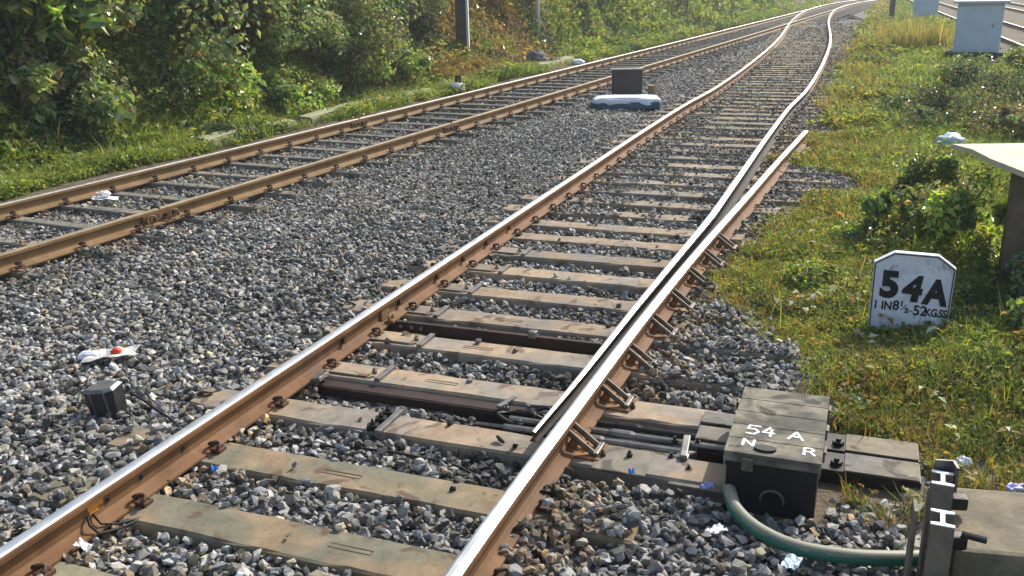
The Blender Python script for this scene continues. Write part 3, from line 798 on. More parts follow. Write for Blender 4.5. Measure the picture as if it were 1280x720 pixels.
slab = m.build('slab', M_WHITE, g)
FR = Matrix(((1, 0, 0, 0), (0, 0, 1, 0), (0, 1, 0, 0), (0, 0, 0, 1)))
m = MB()
ring = out[1:] + [out[0]]
for (p, q) in ((out[1], out[2]), (out[2], out[3]), (out[3], out[4]), (out[4], out[5]), (out[5], out[0])):
    p3 = Vector((p[0] * 0.965, -0.026, (p[1] - 0.2) * 0.965 + 0.2)); q3 = Vector((q[0] * 0.965, -0.026, (q[1] - 0.2) * 0.965 + 0.2))
    m.tube([p3, q3], 0.0075, 6, flat=0.5)
m.build('rim', plain('rusty_border', (0.05, 0.04, 0.045), 0.8, 0, 0.4, 40), g)
def letters(body, size, ext, bold, x, z, shear=0.0, space=1.0, sx=1.0, rot=0.0, name='lettering'):
    me = text_mesh(body, size, ext, bold, shear, space); me.materials.clear(); me.materials.append(M_BLACKPAINT)
    o = bpy.data.objects.new(name, me); C.objects.link(o); o.parent = g
    o.location = (x, -0.0265, z); o.rotation_euler = (PI / 2, rot, 0); o.scale = (sx, 1, 1); return o
letters('5', 0.215, 0.001, 0.0115, -0.128, 0.165, 0, 1, 1.0, R(0), 'number')
letters('4', 0.205, 0.001, 0.0115, 0.0, 0.155, 0.1, 1, 0.98, R(1), 'number')
letters('A', 0.205, 0.001, 0.0105, 0.135, 0.145, 0.05, 1, 0.88, R(1), 'letter')
letters('1 IN', 0.072, 0.001, 0.002, -0.155, 0.082, 0, 1.0, 0.85)
letters('8', 0.082, 0.001, 0.002, -0.078, 0.085, 0, 1.0, 0.95)
letters('1', 0.042, 0.001, 0.002, -0.045, 0.113); letters('2', 0.042, 0.001, 0.002, -0.015, 0.074)
m = MB(); m.tube([(-0.046, -0.0268, 0.086), (-0.018, -0.0268, 0.125)], 0.002, 6); m.build('lettering', M_BLACKPAINT, g)
m = MB(); m.tube([(-0.004, -0.0268, 0.088), (0.018, -0.0268, 0.086)], 0.0026, 6); m.build('lettering', M_BLACKPAINT, g)
letters('52', 0.085, 0.001, 0.002, 0.062, 0.066, 0, 1.0, 0.95)
letters('KG.SS', 0.066, 0.001, 0.002, 0.153, 0.068, 0, 0.95, 0.78)

# ------------------------------------------------------------------ channel posts and concrete block, bottom right
def ibeam(label, x, y, ztop, rz):
    g = empty('steel_post', (x, y, -0.1), rz, label, 'post', 'steel posts beside the concrete block')
    m = MB(); h = ztop + 0.1
    t = 0.014
    poly = [(-.036, -.05), (.036, -.05), (.036, -.05 + t), (t / 2, -.05 + t * 1.3), (t / 2, .05 - t * 1.3), (.036, .05 - t), (.036, .05), (-.036, .05), (-.036, .05 - t), (-t / 2, .05 - t * 1.3), (-t / 2, -.05 + t * 1.3), (-.036, -.05 + t)]
    m.prism(poly, 0, h); m.build('shaft', M_GREYSTEEL_D, g)
    m = MB(); m.prism([(a * 1.01, b * 1.01) for a, b in poly], h + 0.0005, h + 0.004); m.build('painted_end', M_WHITECLEAN, g)
    return g
ibeam('rear short I-section steel post with a white painted top end, behind its twin', 1.515, 2.920, 0.515, R(-24))
ibeam('front short I-section steel post with a white painted top end, nearest to the camera', 1.400, 2.665, 0.515, R(-24))
g = empty('clamp_bracket', (1.565, 2.90, 0.42), R(-10), 'small grey bolted clamp between the steel posts and the concrete block', 'clamp')
m = MB(); m.box((0.0, 0.06, 0.06), (0.012, 0.06, 0.14), bev=0.003); m.box((-0.03, 0.088, 0.10), (0.07, 0.008, 0.06), bev=0.002); m.build('clamp_arm', M_GREYSTEEL, g)
m = MB(); m.box((0.0, -0.01, 0.02), (0.06, 0.05, 0.05), bev=0.01); m.build('bolt', M_DARKSTEEL, g)
m = MB(); m.box((-0.06, -0.23, 0.0), (0.06, 0.05, 0.05), bev=0.01); m.tube([(-0.05, -0.24, 0.03), (0.02, -0.27, 0.03)], 0.012, 8); m.build('bolt', M_DARKSTEEL, g)
m = MB(); m.box((0, 0, 0.24), (0.014, 0.09, 0.62), bev=0.003); o = m.build('side_plate', M_GREYSTEEL_D); o.location = (1.40, 2.86, -0.1); o.rotation_euler = (0, 0, ANG_M * 0.9)
tag(o, 'thin upright steel plate on the left of the two steel posts', 'plate')
m = MB(); m.box((0, 0, 0), (1.2, 0.44, 0.55), bev=0.02)
o = m.build('concrete_block', M_CONCDIRTY); o.location = (2.09, 2.76, 0.115); o.rotation_euler = (0, 0, R(-12)); tag(o, 'low stained concrete block right of the steel posts in the bottom right corner', 'concrete block')

# ------------------------------------------------------------------ raised slab on a pier at the right edge
g = empty('slab_bench', (4.30, 7.42, 0.0), 0, 'pale sunlit slab on a brown pier at the right edge among weeds', 'slab bench')
m = MB()
poly = [(3.58, 7.50), (3.56, 7.42), (3.62, 6.66), (3.57, 6.34), (5.3, 6.20), (5.6, 7.30)]
poly = [(3.62, 7.55), (3.66, 7.28), (3.60, 6.88), (3.58, 6.36), (5.4, 6.1), (5.6, 7.4)]
m.prism([(x - 4.30, y - 7.42) for x, y in poly], 0.86, 0.90); m.build('top_slab', plain('pale_slab', (0.50, 0.46, 0.34), 0.8, 0, 0.15, 5), g)
PIER = surf('brown_pier', [(0.3, (0.07, 0.05, 0.035)), (0.7, (0.18, 0.14, 0.10))], 5, 0.9, 0, 0.5, 0.01, 30)
m = MB(); m.box((4.00 - 4.30, 6.75 - 7.42, 0.40), (0.50, 0.42, 0.92), rz=R(-25), bev=0.02); m.build('pier', PIER, g)
m = MB(); m.box((4.9 - 4.3, 6.75 - 7.42, 0.40), (0.34, 0.34, 0.92), rz=R(-25), bev=0.02)
m.build('pier', PIER, g)

# ------------------------------------------------------------------ cabinets, poles, signal box
def cabinet(x, y, rz, wdt, dep, hgt, label, lidded=True):
    g = empty('equipment_cabinet', (x, y, 0.0), rz, label, 'equipment cabinet', 'equipment cabinets')
    m = MB(); m.box((0, 0, 0.27 + hgt / 2), (wdt, dep, hgt), bev=0.015); m.build('cabinet_body', M_CABINET, g)
    m = MB(); m.box((0.05, 0.0, 0.13), (wdt + 0.45, dep + 0.4, 0.30), bev=0.02); m.build('plinth', M_BLACKISH, g)
    m = MB(); m.box((0, -0.02, 0.27 + hgt + 0.03), (wdt + 0.22, dep + 0.24, 0.06), bev=0.012); m.build('lid', M_CABINET, g)
    m = MB(); m.box((0, -dep / 2 - 0.008, 0.27 + hgt / 2), (wdt * 0.9, 0.012, hgt * 0.9), bev=0.004); d_ = m.build('door', M_CABINET, g)
    m = MB(); m.box((wdt * 0.3, -dep / 2 - 0.025, 0.27 + hgt * 0.55), (0.03, 0.03, 0.10), bev=0.005); m.build('handle', M_GREYSTEEL, d_)
M_BLACKISH = plain('dark_plinth', (0.03, 0.03, 0.032), 0.9, 0, 0.4, 6)
cabinet(12.30, 25.0, R(-26), 1.08, 0.8, 1.22, 'nearer pale blue cabinet on a dark plinth with an overhanging lid')
cabinet(20.2, 46.5, R(-22), 1.1, 0.8, 1.7, 'small distant pale blue cabinet behind the dry grass clump, the farther one')
def pole(name, x, y, w_, d_, h_, rz, mat, label, cat):
    g = empty(name, (x, y, float(ground_z(np.array([x]), np.array([y]))[0]) - 0.15), rz, label, cat)
    m = MB(); m.box((0, 0, h_ / 2), (w_, d_, h_), bev=0.01); m.build('shaft', mat, g)
    m = MB(); m.box((0, 0, 0.12), (w_ + 0.25, d_ + 0.25, 0.3), bev=0.02); m.build('footing', M_CONCG, g)
    m = MB(); m.box((0, 0, h_ + 0.03), (w_ + 0.04, d_ + 0.04, 0.05), bev=0.005); m.build('cap', mat, g)
    return g
M_POLE = surf('pole_dark', [(0.3, (0.035, 0.035, 0.04)), (0.7, (0.085, 0.085, 0.085))], 4, 0.7, 0, 0.3, 0.005, 30)
gp = pole('mast', -1.12, 24.6, 0.27, 0.22, 6.0, R(-8), M_POLE, 'thick dark upright mast with a white strip as its sunlit edge on the left bank', 'mast')
m = MB(); m.box((0.16, -0.02, 3.2), (0.06, 0.10, 5.6), bev=0.008); m.build('sunlit_strip', plain('sunlit_edge', (0.8, 0.8, 0.8), 0.6, 0, 0.05), gp)  # white strip puts the sunlight on the right edge into the colour
g = empty('white_pole', (1.02, 30.2, 0.3), 0, 'thin white pole in front of the shaded undergrowth right of the thick mast', 'pole')
m = MB(); m.tube([(0, 0, 0), (0.02, 0, 5.5)], 0.06, 12); m.build('shaft', plain('white_pole', (0.85, 0.86, 0.88), 0.5, 0, 0.05), g, True)
m = MB(); m.tube([(0, 0, 0), (0, 0, 0.35)], [0.16, 0.13], 12); m.build('footing', M_CONCG, g)
def lattice(x, y, h_, label):
    g = empty('lattice_mast', (x, y, -0.1), R(-25), label, 'lattice mast')
    for sx in (-1, 1):
        for sy in (-1, 1):
            m = MB(); m.box((sx * 0.16, sy * 0.16, h_ / 2), (0.06, 0.06, h_)); m.build('leg', M_POLE, g)
    m = MB(); k = 0; z = 0.3
    while z < h_ - 0.5:
        s_ = 1 if k % 2 else -1
        m.tube([(-0.16 * s_, -0.195, z), (0.16 * s_, -0.195, z + 0.5)], 0.02, 5); m.tube([(0.195, -0.16 * s_, z), (0.195, 0.16 * s_, z + 0.5)], 0.02, 5)
        m.tube([(-0.16 * s_, 0.195, z), (0.16 * s_, 0.195, z + 0.5)], 0.02, 5); m.tube([(-0.195, -0.16 * s_, z), (-0.195, 0.16 * s_, z + 0.5)], 0.02, 5)
        z += 0.5; k += 1
    m.build('bracing', M_POLE, g)
lattice(8.1, 44.2, 6.5, 'dark steel lattice mast at the edge of the green verge near the top middle')
pm = pole('post', 18.6, 46.5, 0.24, 0.2, 5.0, R(-15), M_POLE, 'dark post left of the distant cabinet above the dry grass', 'post')
# signal box (dark panel) with stub and stone
g = empty('ground_signal', (2.27, 17.95, -0.02), R(-5), 'dark square trackside box in the ballast between the tracks, behind the white bag', 'signal box')
m = MB(); m.box((0, 0, 0.34), (0.56, 0.24, 0.66), bev=0.01); m.build('box_body', M_PANEL, g)
m = MB(); m.box((0, -0.001, 0.675), (0.60, 0.30, 0.02), bev=0.004); m.build('lid', M_GREYSTEEL, g)
m = MB(); m.box((0.289, 0, 0.34), (0.018, 0.26, 0.64), bev=0.003); m.build('lit_edge', M_GREYSTEEL, g)  # paler strip added to imitate the sunlit right edge
g = empty('cable_stub', (2.80, 18.25, -0.02), R(-8), 'short tan stub post on a dark base just right of the dark trackside box', 'stub post')
m = MB(); m.tube([(0, 0, 0.08), (0, 0, 0.33)], [0.085, 0.075], 12); m.build('stub', M_CONC, g)
m = MB(); m.box((-0.05, 0, 0.05), (0.42, 0.22, 0.12), bev=0.01); m.build('base', M_BLACKISH, g)
# bag
def lump_mesh(sx, sy, sz, seed, amp=0.18, sub=3, power=0.7, freq=2.2, flatbottom=True):
    bm = bmesh.new(); bmesh.ops.create_icosphere(bm, subdivisions=sub, radius=1.0)
    from mathutils import noise as mn
    for v in bm.verts:
        c_ = v.co.copy()
        q = Vector([math.copysign(abs(t) ** power, t) for t in c_])
        n_ = mn.noise(c_ * freq + Vector((seed * 3.1, seed, 0))) * amp + mn.noise(c_ * freq * 3 + Vector((0, seed * 2.3, 0))) * amp * 0.5
        q = q * (1 + n_)
        if flatbottom and q.z < -0.45: q.z = -0.45
        v.co = Vector((q.x * sx, q.y * sy, q.z * sz))
    me = bpy.data.meshes.new('lump'); bm.to_mesh(me); bm.free()
    me.polygons.foreach_set('use_smooth', [True] * len(me.polygons))
    return me
g = empty('filled_bag', (2.18, 17.22, 0.02), R(-10), 'white printed bag with a dark blue underside before the dark trackside box', 'bag')
me = lump_mesh(0.62, 0.30, 0.10, 3, 0.08, 4, 0.55); o = link('top_sheet', me, g, [M_BAG]); o.location.z = 0.125
me = lump_mesh(0.64, 0.31, 0.11, 5, 0.06, 4, 0.55); o = link('underside', me, g, [M_BAGBLUE]); o.location.z = 0.06
m = MB()
for (x, w_) in ((-0.14, 0.13), (0.16, 0.15)):
    m.box((x, -0.10, 0.214), (w_, 0.03, 0.004), ry=0.03); m.box((x - w_ * 0.4, -0.06, 0.2155), (0.03, 0.10, 0.004)); m.box((x + w_ * 0.35, -0.05, 0.2165), (0.03, 0.08, 0.004))
m.build('print', M_BAGBLUE, g)

# ------------------------------------------------------------------ kerb stones of the drain along the left verge
def tframe(s, o): return tw(s, o)
def kerb_mesh(L, seed):
    from mathutils import noise as mn
    bm = bmesh.new(); bmesh.ops.create_cube(bm, size=1.0)
    for v in bm.verts: v.co = Vector((v.co.x * 0.30, v.co.y * L, v.co.z * 0.20))
    bmesh.ops.bevel(bm, geom=bm.edges[:], offset=0.03, segments=2, affect='EDGES')
    bmesh.ops.subdivide_edges(bm, edges=[e for e in bm.edges if e.calc_length() > 0.3], cuts=12, use_grid_fill=True)
    for v in bm.verts:
        n_ = mn.noise_vector(v.co * 5 + Vector((seed * 3.3, 0, 0))) * 0.022 + mn.noise_vector(v.co * 17) * 0.008
        v.co += n_
    me = bpy.data.meshes.new('kerb'); bm.to_mesh(me); bm.free(); return me
ki = 0
for (s0, s1, o_) in ((10.64, 11.9, -10.05), (11.95, 12.8, -10.02), (13.2, 15.0, -10.08), (15.3, 16.4, -10.08), (16.45, 17.5, -10.02), (23.63, 24.9, -10.1), (24.95, 26.3, -10.15)):
    x, y = tw((s0 + s1) / 2, o_)
    o = link('kerb_stone', kerb_mesh(s1 - s0 - 0.04, ki), None, [M_KERB]); o.location = (x, y, 0.055); o.rotation_euler = (R(1.2) * (-1) ** ki, R(4), ANG_T + R(1.5) * (-1) ** ki)
    nm = ['nearest', 'second nearest', 'third nearest', 'fourth nearest', 'fifth nearest', 'second farthest', 'farthest'][ki]
    tag(o, '%s mossy kerb stone beside the outer rail of the left track' % nm, 'kerb stone', 'kerb stones along the verge'); ki += 1

# ------------------------------------------------------------------ fishplate joints
def joint(line, ang_name, at, label, side=1, z0=RB, loops=True):
    i = int(np.argmin(np.linalg.norm(line - np.array(at), axis=1)))
    t = line[i + 1] - line[i - 1]; t /= np.linalg.norm(t)
    g = empty('rail_joint', (at[0], at[1], z0), -math.atan2(t[0], t[1]), label, 'rail joint', 'rail joints')
    for sd in (1, -1):
        m = MB(); m.box((sd * 0.022, 0, 0.073), (0.022, 0.46, 0.078), bev=0.004); m.build('fishplate', M_RUST_DARK, g)
    for yy in (-0.17, -0.06, 0.06, 0.17):
        m = MB(); m.tube([(-0.05, yy, 0.075), (0.062, yy, 0.075)], 0.013, 6); m.tube([(0.033, yy, 0.075), (0.052, yy, 0.075)], 0.021, 6); m.build('bolt', M_CLIP, g)
    m = MB(); m.box((0, 0, 0.1502), (0.069, 0.006, 0.016)); m.build('gap', M_DARKSTEEL, g)
    if loops:
        for yy in (-0.16, 0.14):
            m = MB(); m.tube([(0.075 + 0.01 * math.sin(t_ * 2), yy + 0.055 * math.cos(t_), 0.055 + 0.058 * math.sin(t_)) for t_ in np.linspace(-0.3, PI + 0.3, 12)], 0.011, 6); m.build('bond_loop', M_RUST_PALE, g, True)
M_RUST_DARK = surf('dark_rust', [(0.3, (0.06, 0.033, 0.02)), (0.7, (0.17, 0.09, 0.045))], 9, 0.7, 0.1, 0.3, 0.003, 60)
def on_line(line, s, frame='T'):
    ss, oo = T_of(line[:, 0], line[:, 1]) if frame == 'T' else M_of(line[:, 0], line[:, 1])
    return (float(np.interp(s, ss, line[:, 0])), float(np.interp(s, ss, line[:, 1])))
joint(LINE_LI, 'T', on_line(LINE_LI, 6.75), 'rail joint with two bond loops on the inner rail of the left track')
joint(LINE_LI, 'T', on_line(LINE_LI, 12.9), 'bolted rail joint on the inner rail of the left track, above the nearest joint', loops=False)
joint(LINE_LO, 'T', on_line(LINE_LO, 12.95), 'bolted rail joint on the outer rail of the left track beside the kerb stones', loops=False)
# holes, orange rust blot and bonding wire on the near web of the left rail of the turnout
g = place('bond_wire', 0.42, 0.0, RB, 'thin black bonding wire on the rusty rail web at bottom left', 'bond wire')
m = MB(); m.tube([(0.012, 0.0, 0.07), (0.05, -0.03, 0.05), (0.085, -0.02, 0.01), (0.12, 0.06, -0.005), (0.16, 0.2, -0.01)], 0.006, 6); m.tube([(0.012, 0.03, 0.06), (0.06, 0.02, 0.03), (0.09, 0.08, 0.0), (0.14, 0.16, -0.008)], 0.006, 6); m.build('wire', M_BLACKPAINT, g, True)
m = MB()
for yy in (0.12, 0.33, 0.62):
    m = MB(); m.tube([(0.006, yy, 0.078), (0.014, yy, 0.078)], 0.012, 8); m.build('dark_hole', M_BLACKPAINT, g)  # black discs stand in for the shade inside the web holes
m = MB(); m.box((0.0115, 0.05, 0.098), (0.005, 0.09, 0.03), bev=0.002); m.box((0.010, 0.04, 0.08), (0.003, 0.05, 0.03), bev=0.001)
m.build('rust_blot', plain('orange_rust', (0.50, 0.20, 0.03), 0.8, 0, 0.35, 40), g)
for k_, a in enumerate((2.55, 3.32, 3.95, 4.45, 4.95, 5.5)):
    m = MB(); x, y = mw(a, 0.012); m.tube([(x, y, RB + 0.078), (x + NM[0] * 0.02, y + NM[1] * 0.02, RB + 0.078)], 0.02, 7)
    o = m.build('rail_bolt', M_CLIP); o.parent = r_ml

# ------------------------------------------------------------------ small dark box, packet, wires, litter
bx = (-2.25, 4.72)
g = empty('junction_box', (bx[0], bx[1], -0.01), R(-14), 'small dark flared metal box tilted in the ballast left of the turnout track', 'junction box')
g.rotation_euler = (R(4), R(-5), R(-14))
m = MB()
poly = [(-0.085, -0.06), (-0.03, -0.075), (0.045, -0.06), (0.085, -0.03), (0.075, 0.07), (-0.07, 0.08)]
vs = [(x * 0.85, y * 0.9, -0.03) for x, y in poly] + [(x, y, 0.17) for x, y in poly]; n = 6
m.add(vs, [tuple(range(n))[::-1], tuple(range(n, 2 * n))] + [(i, (i + 1) % n, n + (i + 1) % n, n + i) for i in range(n)])
m.build('box_body', plain('box_black', (0.03, 0.03, 0.033), 0.5, 0.1, 0.4, 20), g)
m = MB(); vs = [(x * 1.03, y * 1.03, 0.1725) for x, y in poly] + [(x * 0.82, y * 0.8, 0.188) for x, y in poly]
m.add(vs, [tuple(range(n))[::-1], tuple(range(n, 2 * n))] + [(i, (i + 1) % n, n + (i + 1) % n, n + i) for i in range(n)])
m.build('lid', M_GREYSTEEL, g)
m = MB(); m.tube([(-0.03, -0.068, 0.0), (-0.03, -0.078, 0.17)], 0.005, 5); m.tube([(0.045, -0.055, 0.0), (0.047, -0.064, 0.17)], 0.005, 5); m.build('seam', M_GREYSTEEL, g)
def wire(name, pts, r, mat, label, cat='cable'):
    m = MB(); c_ = catmull([(p[0], p[1]) for p in pts], 0.04); L_ = np.linspace(0, len(pts) - 1, len(c_)); z = np.interp(L_, range(len(pts)), [p[2] for p in pts])
    m.tube([(q[0], q[1], zz) for q, zz in zip(c_, z)], r, 6)
    o = m.build(name, mat, None, True); tag(o, label, cat); return o
wire('cable', [(-2.15, 4.78, 0.10), (-2.02, 4.70, 0.05), (-1.85, 4.55, 0.035), (-1.72, 4.40, 0.03), (-1.55, 4.26, 0.0)], 0.007, M_BLACKPAINT, 'black cable from the small dark box to the left rail of the turnout')
wire('wire', [(-2.30, 4.62, 0.02), (-2.40, 4.50, 0.035), (-2.50, 4.42, 0.03), (-2.62, 4.37, 0.02)], 0.004, M_GREYSTEEL, 'thin pale wire trailing on the ballast left of the small dark box')
wire('wire', [mw(1.42, 0.35) + (0.0,), mw(1.47, 0.7) + (0.012,), mw(1.48, 1.05) + (0.02,), mw(1.46, 1.3) + (0.015,), mw(1.32, 1.52) + (0.0,), mw(1.18, 1.64) + (0.0,)], 0.007, M_BLACKPAINT, 'thin black wire lying across the ballast in front of the third lowest sleeper')
M_PLASTIC = plain('clear_plastic_wrapper', (0.50, 0.48, 0.45), 0.3, 0, 0.3, 20)
M_RED = plain('red_print', (0.55, 0.05, 0.02), 0.4, 0, 0.4, 30)
M_BLUE = plain('blue_wrapper', (0.03, 0.22, 0.60), 0.4, 0, 0.3, 30)
M_PALEBLUE = plain('pale_blue_paper', (0.55, 0.66, 0.74), 0.5, 0, 0.2, 20)
def paper(name, x, y, z, sx, sy, seed, mat, label, cat='litter', rz=0.0, amp=0.02):
    r_ = random.Random(seed); nx, ny = 8, 6; V = []
    from mathutils import noise as mn
    th = 0.003
    for k in (0, 1):
        for j in range(ny + 1):
            for i in range(nx + 1):
                u, v = i / nx - .5, j / ny - .5
                edge = 1 - 0.22 * abs(math.sin(3 * math.atan2(v, u) + seed))
                V.append((u * sx * edge, v * sy * edge, amp * (1 + mn.noise(Vector((u * 3 + seed, v * 3, seed)))) + amp * 1.2 * abs(mn.noise(Vector((u * 7, v * 7 + seed, 0)))) + k * th))
    F = []; n1 = (nx + 1) * (ny + 1)
    for j in range(ny):
        for i in range(nx):
            a = j * (nx + 1) + i
            F.append((a, a + nx + 1, a + nx + 2, a + 1)); F.append((n1 + a, n1 + a + 1, n1 + a + nx + 2, n1 + a + nx + 1))
    bd = [i for i in range(nx + 1)] + [j * (nx + 1) + nx for j in range(1, ny + 1)] + [ny * (nx + 1) + i for i in range(nx - 1, -1, -1)] + [j * (nx + 1) for j in range(ny - 1, 0, -1)]
    for q in range(len(bd)):
        a, b = bd[q], bd[(q + 1) % len(bd)]; F.append((a, b, n1 + b, n1 + a))
    m = MB(); m.add(V, F); o = m.build(name, mat); o.location = (x, y, z); o.rotation_euler = (0, 0, rz); tag(o, label, cat); return o
pk = paper('food_packet', -2.53, 5.45, 0.045, 0.34, 0.18, 4, M_PLASTIC, 'crumpled clear food packet with a red blot on the ballast behind the small dark box', 'packet', R(14), 0.022)
me = lump_mesh(0.032, 0.026, 0.022, 2, 0.3, 3); o = link('red_filling', me, pk, [M_RED]); o.location = (0.03, -0.01, 0.04)
me = lump_mesh(0.07, 0.03, 0.03, 9, 0.3, 3); o = link('white_corner', me, pk, [M_WHITECLEAN]); o.location = (-0.13, 0.02, 0.02)
x, y = tw(7.36, -8.42)
pp_ = paper('paper_scrap', x, y, 0.03, 0.34, 0.16, 6, M_WHITECLEAN, 'crumpled white paper lying between the rails of the left track', 'paper', R(-12), 0.02)
me = lump_mesh(0.06, 0.05, 0.04, 4, 0.8, 3, 1.0, 3.5); me.polygons.foreach_set('use_smooth', [False] * len(me.polygons)); o = link('crumpled_fold', me, pp_, [M_WHITECLEAN]); o.location = (-0.04, 0.04, 0.06)
x, y = tw(18.3, -9.75)
o = link('white_bundle', lump_mesh(0.17, 0.12, 0.12, 6, 0.3, 3), None, [M_WHITECLEAN]); o.location = (x, y, 0.10); tag(o, 'white plastic bundle with a black neck beside the outer rail of the left track', 'plastic bundle')
m = MB(); m.tube([(0.03, 0.02, 0.05), (0.04, 0.04, 0.26)], [0.08, 0.07], 10); m.build('bundle_neck', M_BLACKPAINT, o)
x, y = tw(25.4, -9.62)
o = link('white_stone', lump_mesh(0.20, 0.12, 0.10, 8, 0.25, 3), None, [M_WHITECLEAN]); o.location = (x, y, 0.06); tag(o, 'white stone beside the far kerb stones next to the outer rail', 'stone')
def pxw(a, b): return mw(a, b)
LIT = [('plastic_scrap', 1.55, 2.46, 0.05, 0.06, 0.05, plain('violet_plastic', (0.30, 0.33, 0.62), 0.4, 0, 0.2), 'small violet plastic scrap at the lower left foot of the point machine'),
       ('paper_scrap', 1.22, 2.55, 0.045, 0.09, 0.05, M_WHITECLEAN, 'torn white paper scrap on the stones in front of the green pipe'),
       ('plastic_scrap', 1.08, 2.86, 0.05, 0.10, 0.07, M_PALEBLUE, 'pale blue plastic scrap on the stones under the bend of the green pipe'),
       ('plastic_scrap', 1.60, 2.10, 0.035, 0.035, 0.03, M_BLUE, 'tiny bright blue scrap between the stock rail and the point machine'),
       ('plastic_scrap', 1.00, 0.22, 0.04, 0.045, 0.03, M_BLUE, 'tiny bright blue scrap at the left end of the lowest sleeper'),
       ('paper_scrap', 0.28, 0.12, 0.05, 0.10, 0.05, M_WHITECLEAN, 'white torn scrap at the foot of the left rail in the bottom left corner')]
for k_, (nm, a, b, z, sx, sy, mt, lab) in enumerate(LIT):
    x, y = mw(a, b); paper(nm, x, y, z, sx, sy, 20 + k_, mt, lab, 'scrap', R(30 * k_), 0.016)
for k_, (x, y, z, r_, mt, lab) in enumerate(((2.11, 3.90, 0.03, 0.028, M_WHITECLEAN, 'small white crumpled scrap in the grass right of the bearer beams'),
        (2.20, 3.62, 0.05, 0.03, plain('lilac_paper', (0.6, 0.6, 0.85), 0.5, 0, 0.1), 'small lilac scrap behind the concrete block'),
        (1.86, 4.62, 0.02, 0.025, M_WHITECLEAN, 'tiny white scrap on the dry grass behind the point machine'),
        (5.83, 12.2, 0.10, 0.16, plain('pale_teal_sack', (0.45, 0.58, 0.60), 0.5, 0, 0.2), 'rounded pale teal sack in the weeds above the raised slab'))):
    me = lump_mesh(r_ * 1.2, r_ * 0.75, r_ * 0.8, 30 + k_, 0.9 if r_ < 0.1 else 0.45, 3, 1.0, 3.0)
    if r_ < 0.1: me.polygons.foreach_set('use_smooth', [False] * len(me.polygons))
    o = link('crumpled_scrap' if r_ < 0.1 else 'sack', me, None, [mt]); o.location = (x, y, z); tag(o, lab, 'scrap' if r_ < 0.1 else 'sack')

# ------------------------------------------------------------------ ballast stones
def rock_protos(n, npts, seed, flat=0.75):
    g_ = np.random.default_rng(seed); out = []
    for i in range(n):
        bm = bmesh.new()
        p = g_.normal(size=(npts, 3)); p /= np.linalg.norm(p, axis=1)[:, None]
        p *= g_.uniform(0.75, 1.0, (npts, 1)); p *= np.array([1.0, g_.uniform(0.6, 0.9), g_.uniform(0.45, flat)])
        for q in p: bm.verts.new(q)
        r = bmesh.ops.convex_hull(bm, input=bm.verts[:])
        loose = [v for v in bm.verts if not v.link_faces]
        bmesh.ops.delete(bm, geom=loose, context='VERTS')
        bmesh.ops.triangulate(bm, faces=bm.faces[:])
        bmesh.ops.recalc_face_normals(bm, faces=bm.faces[:])
        bm.verts.index_update()
        out.append((np.array([v.co[:] for v in bm.verts]), np.array([[v.index for v in f.verts] for f in bm.faces])))
        bm.free()
    return out
ROCK_N = rock_protos(40, 15, 1); ROCK_M = rock_protos(20, 9, 2); ROCK_F = rock_protos(12, 7, 3)
def in_view(x, y, margin):
    """rough wedge of ground the photo sees, with a margin in metres for a side step"""
    u = x / np.maximum(y * 0.95 + 0.7, 0.01)
    return (np.abs(x) < (0.57 * (y + 0.7) + margin)) & (y > 1.2)
def sleeper_mask(x, y, grow=0.0):
    m = np.zeros(len(x), bool)
    for (c, t, nn, hw, hl) in SLEEP_RECT:
        dx = x - c[0]; dy = y - c[1]
        m |= (np.abs(dx * t[0] + dy * t[1]) < hw + grow) & (np.abs(dx * nn[0] + dy * nn[1]) < hl + grow)
    return m
def near_line(x, y, line, d, y1=60):
    m = np.zeros(len(x), bool)
    L = line[::1]; L = L[(L[:, 1] < y1) & (L[:, 1] > 0)]
    # signed offset using nearest y interpolation
    xs = np.interp(y, L[:, 1], L[:, 0]); h = 0.93
    return (np.abs((x - xs) * h) < d) & (y > L[0, 1]) & (y < L[-1, 1])
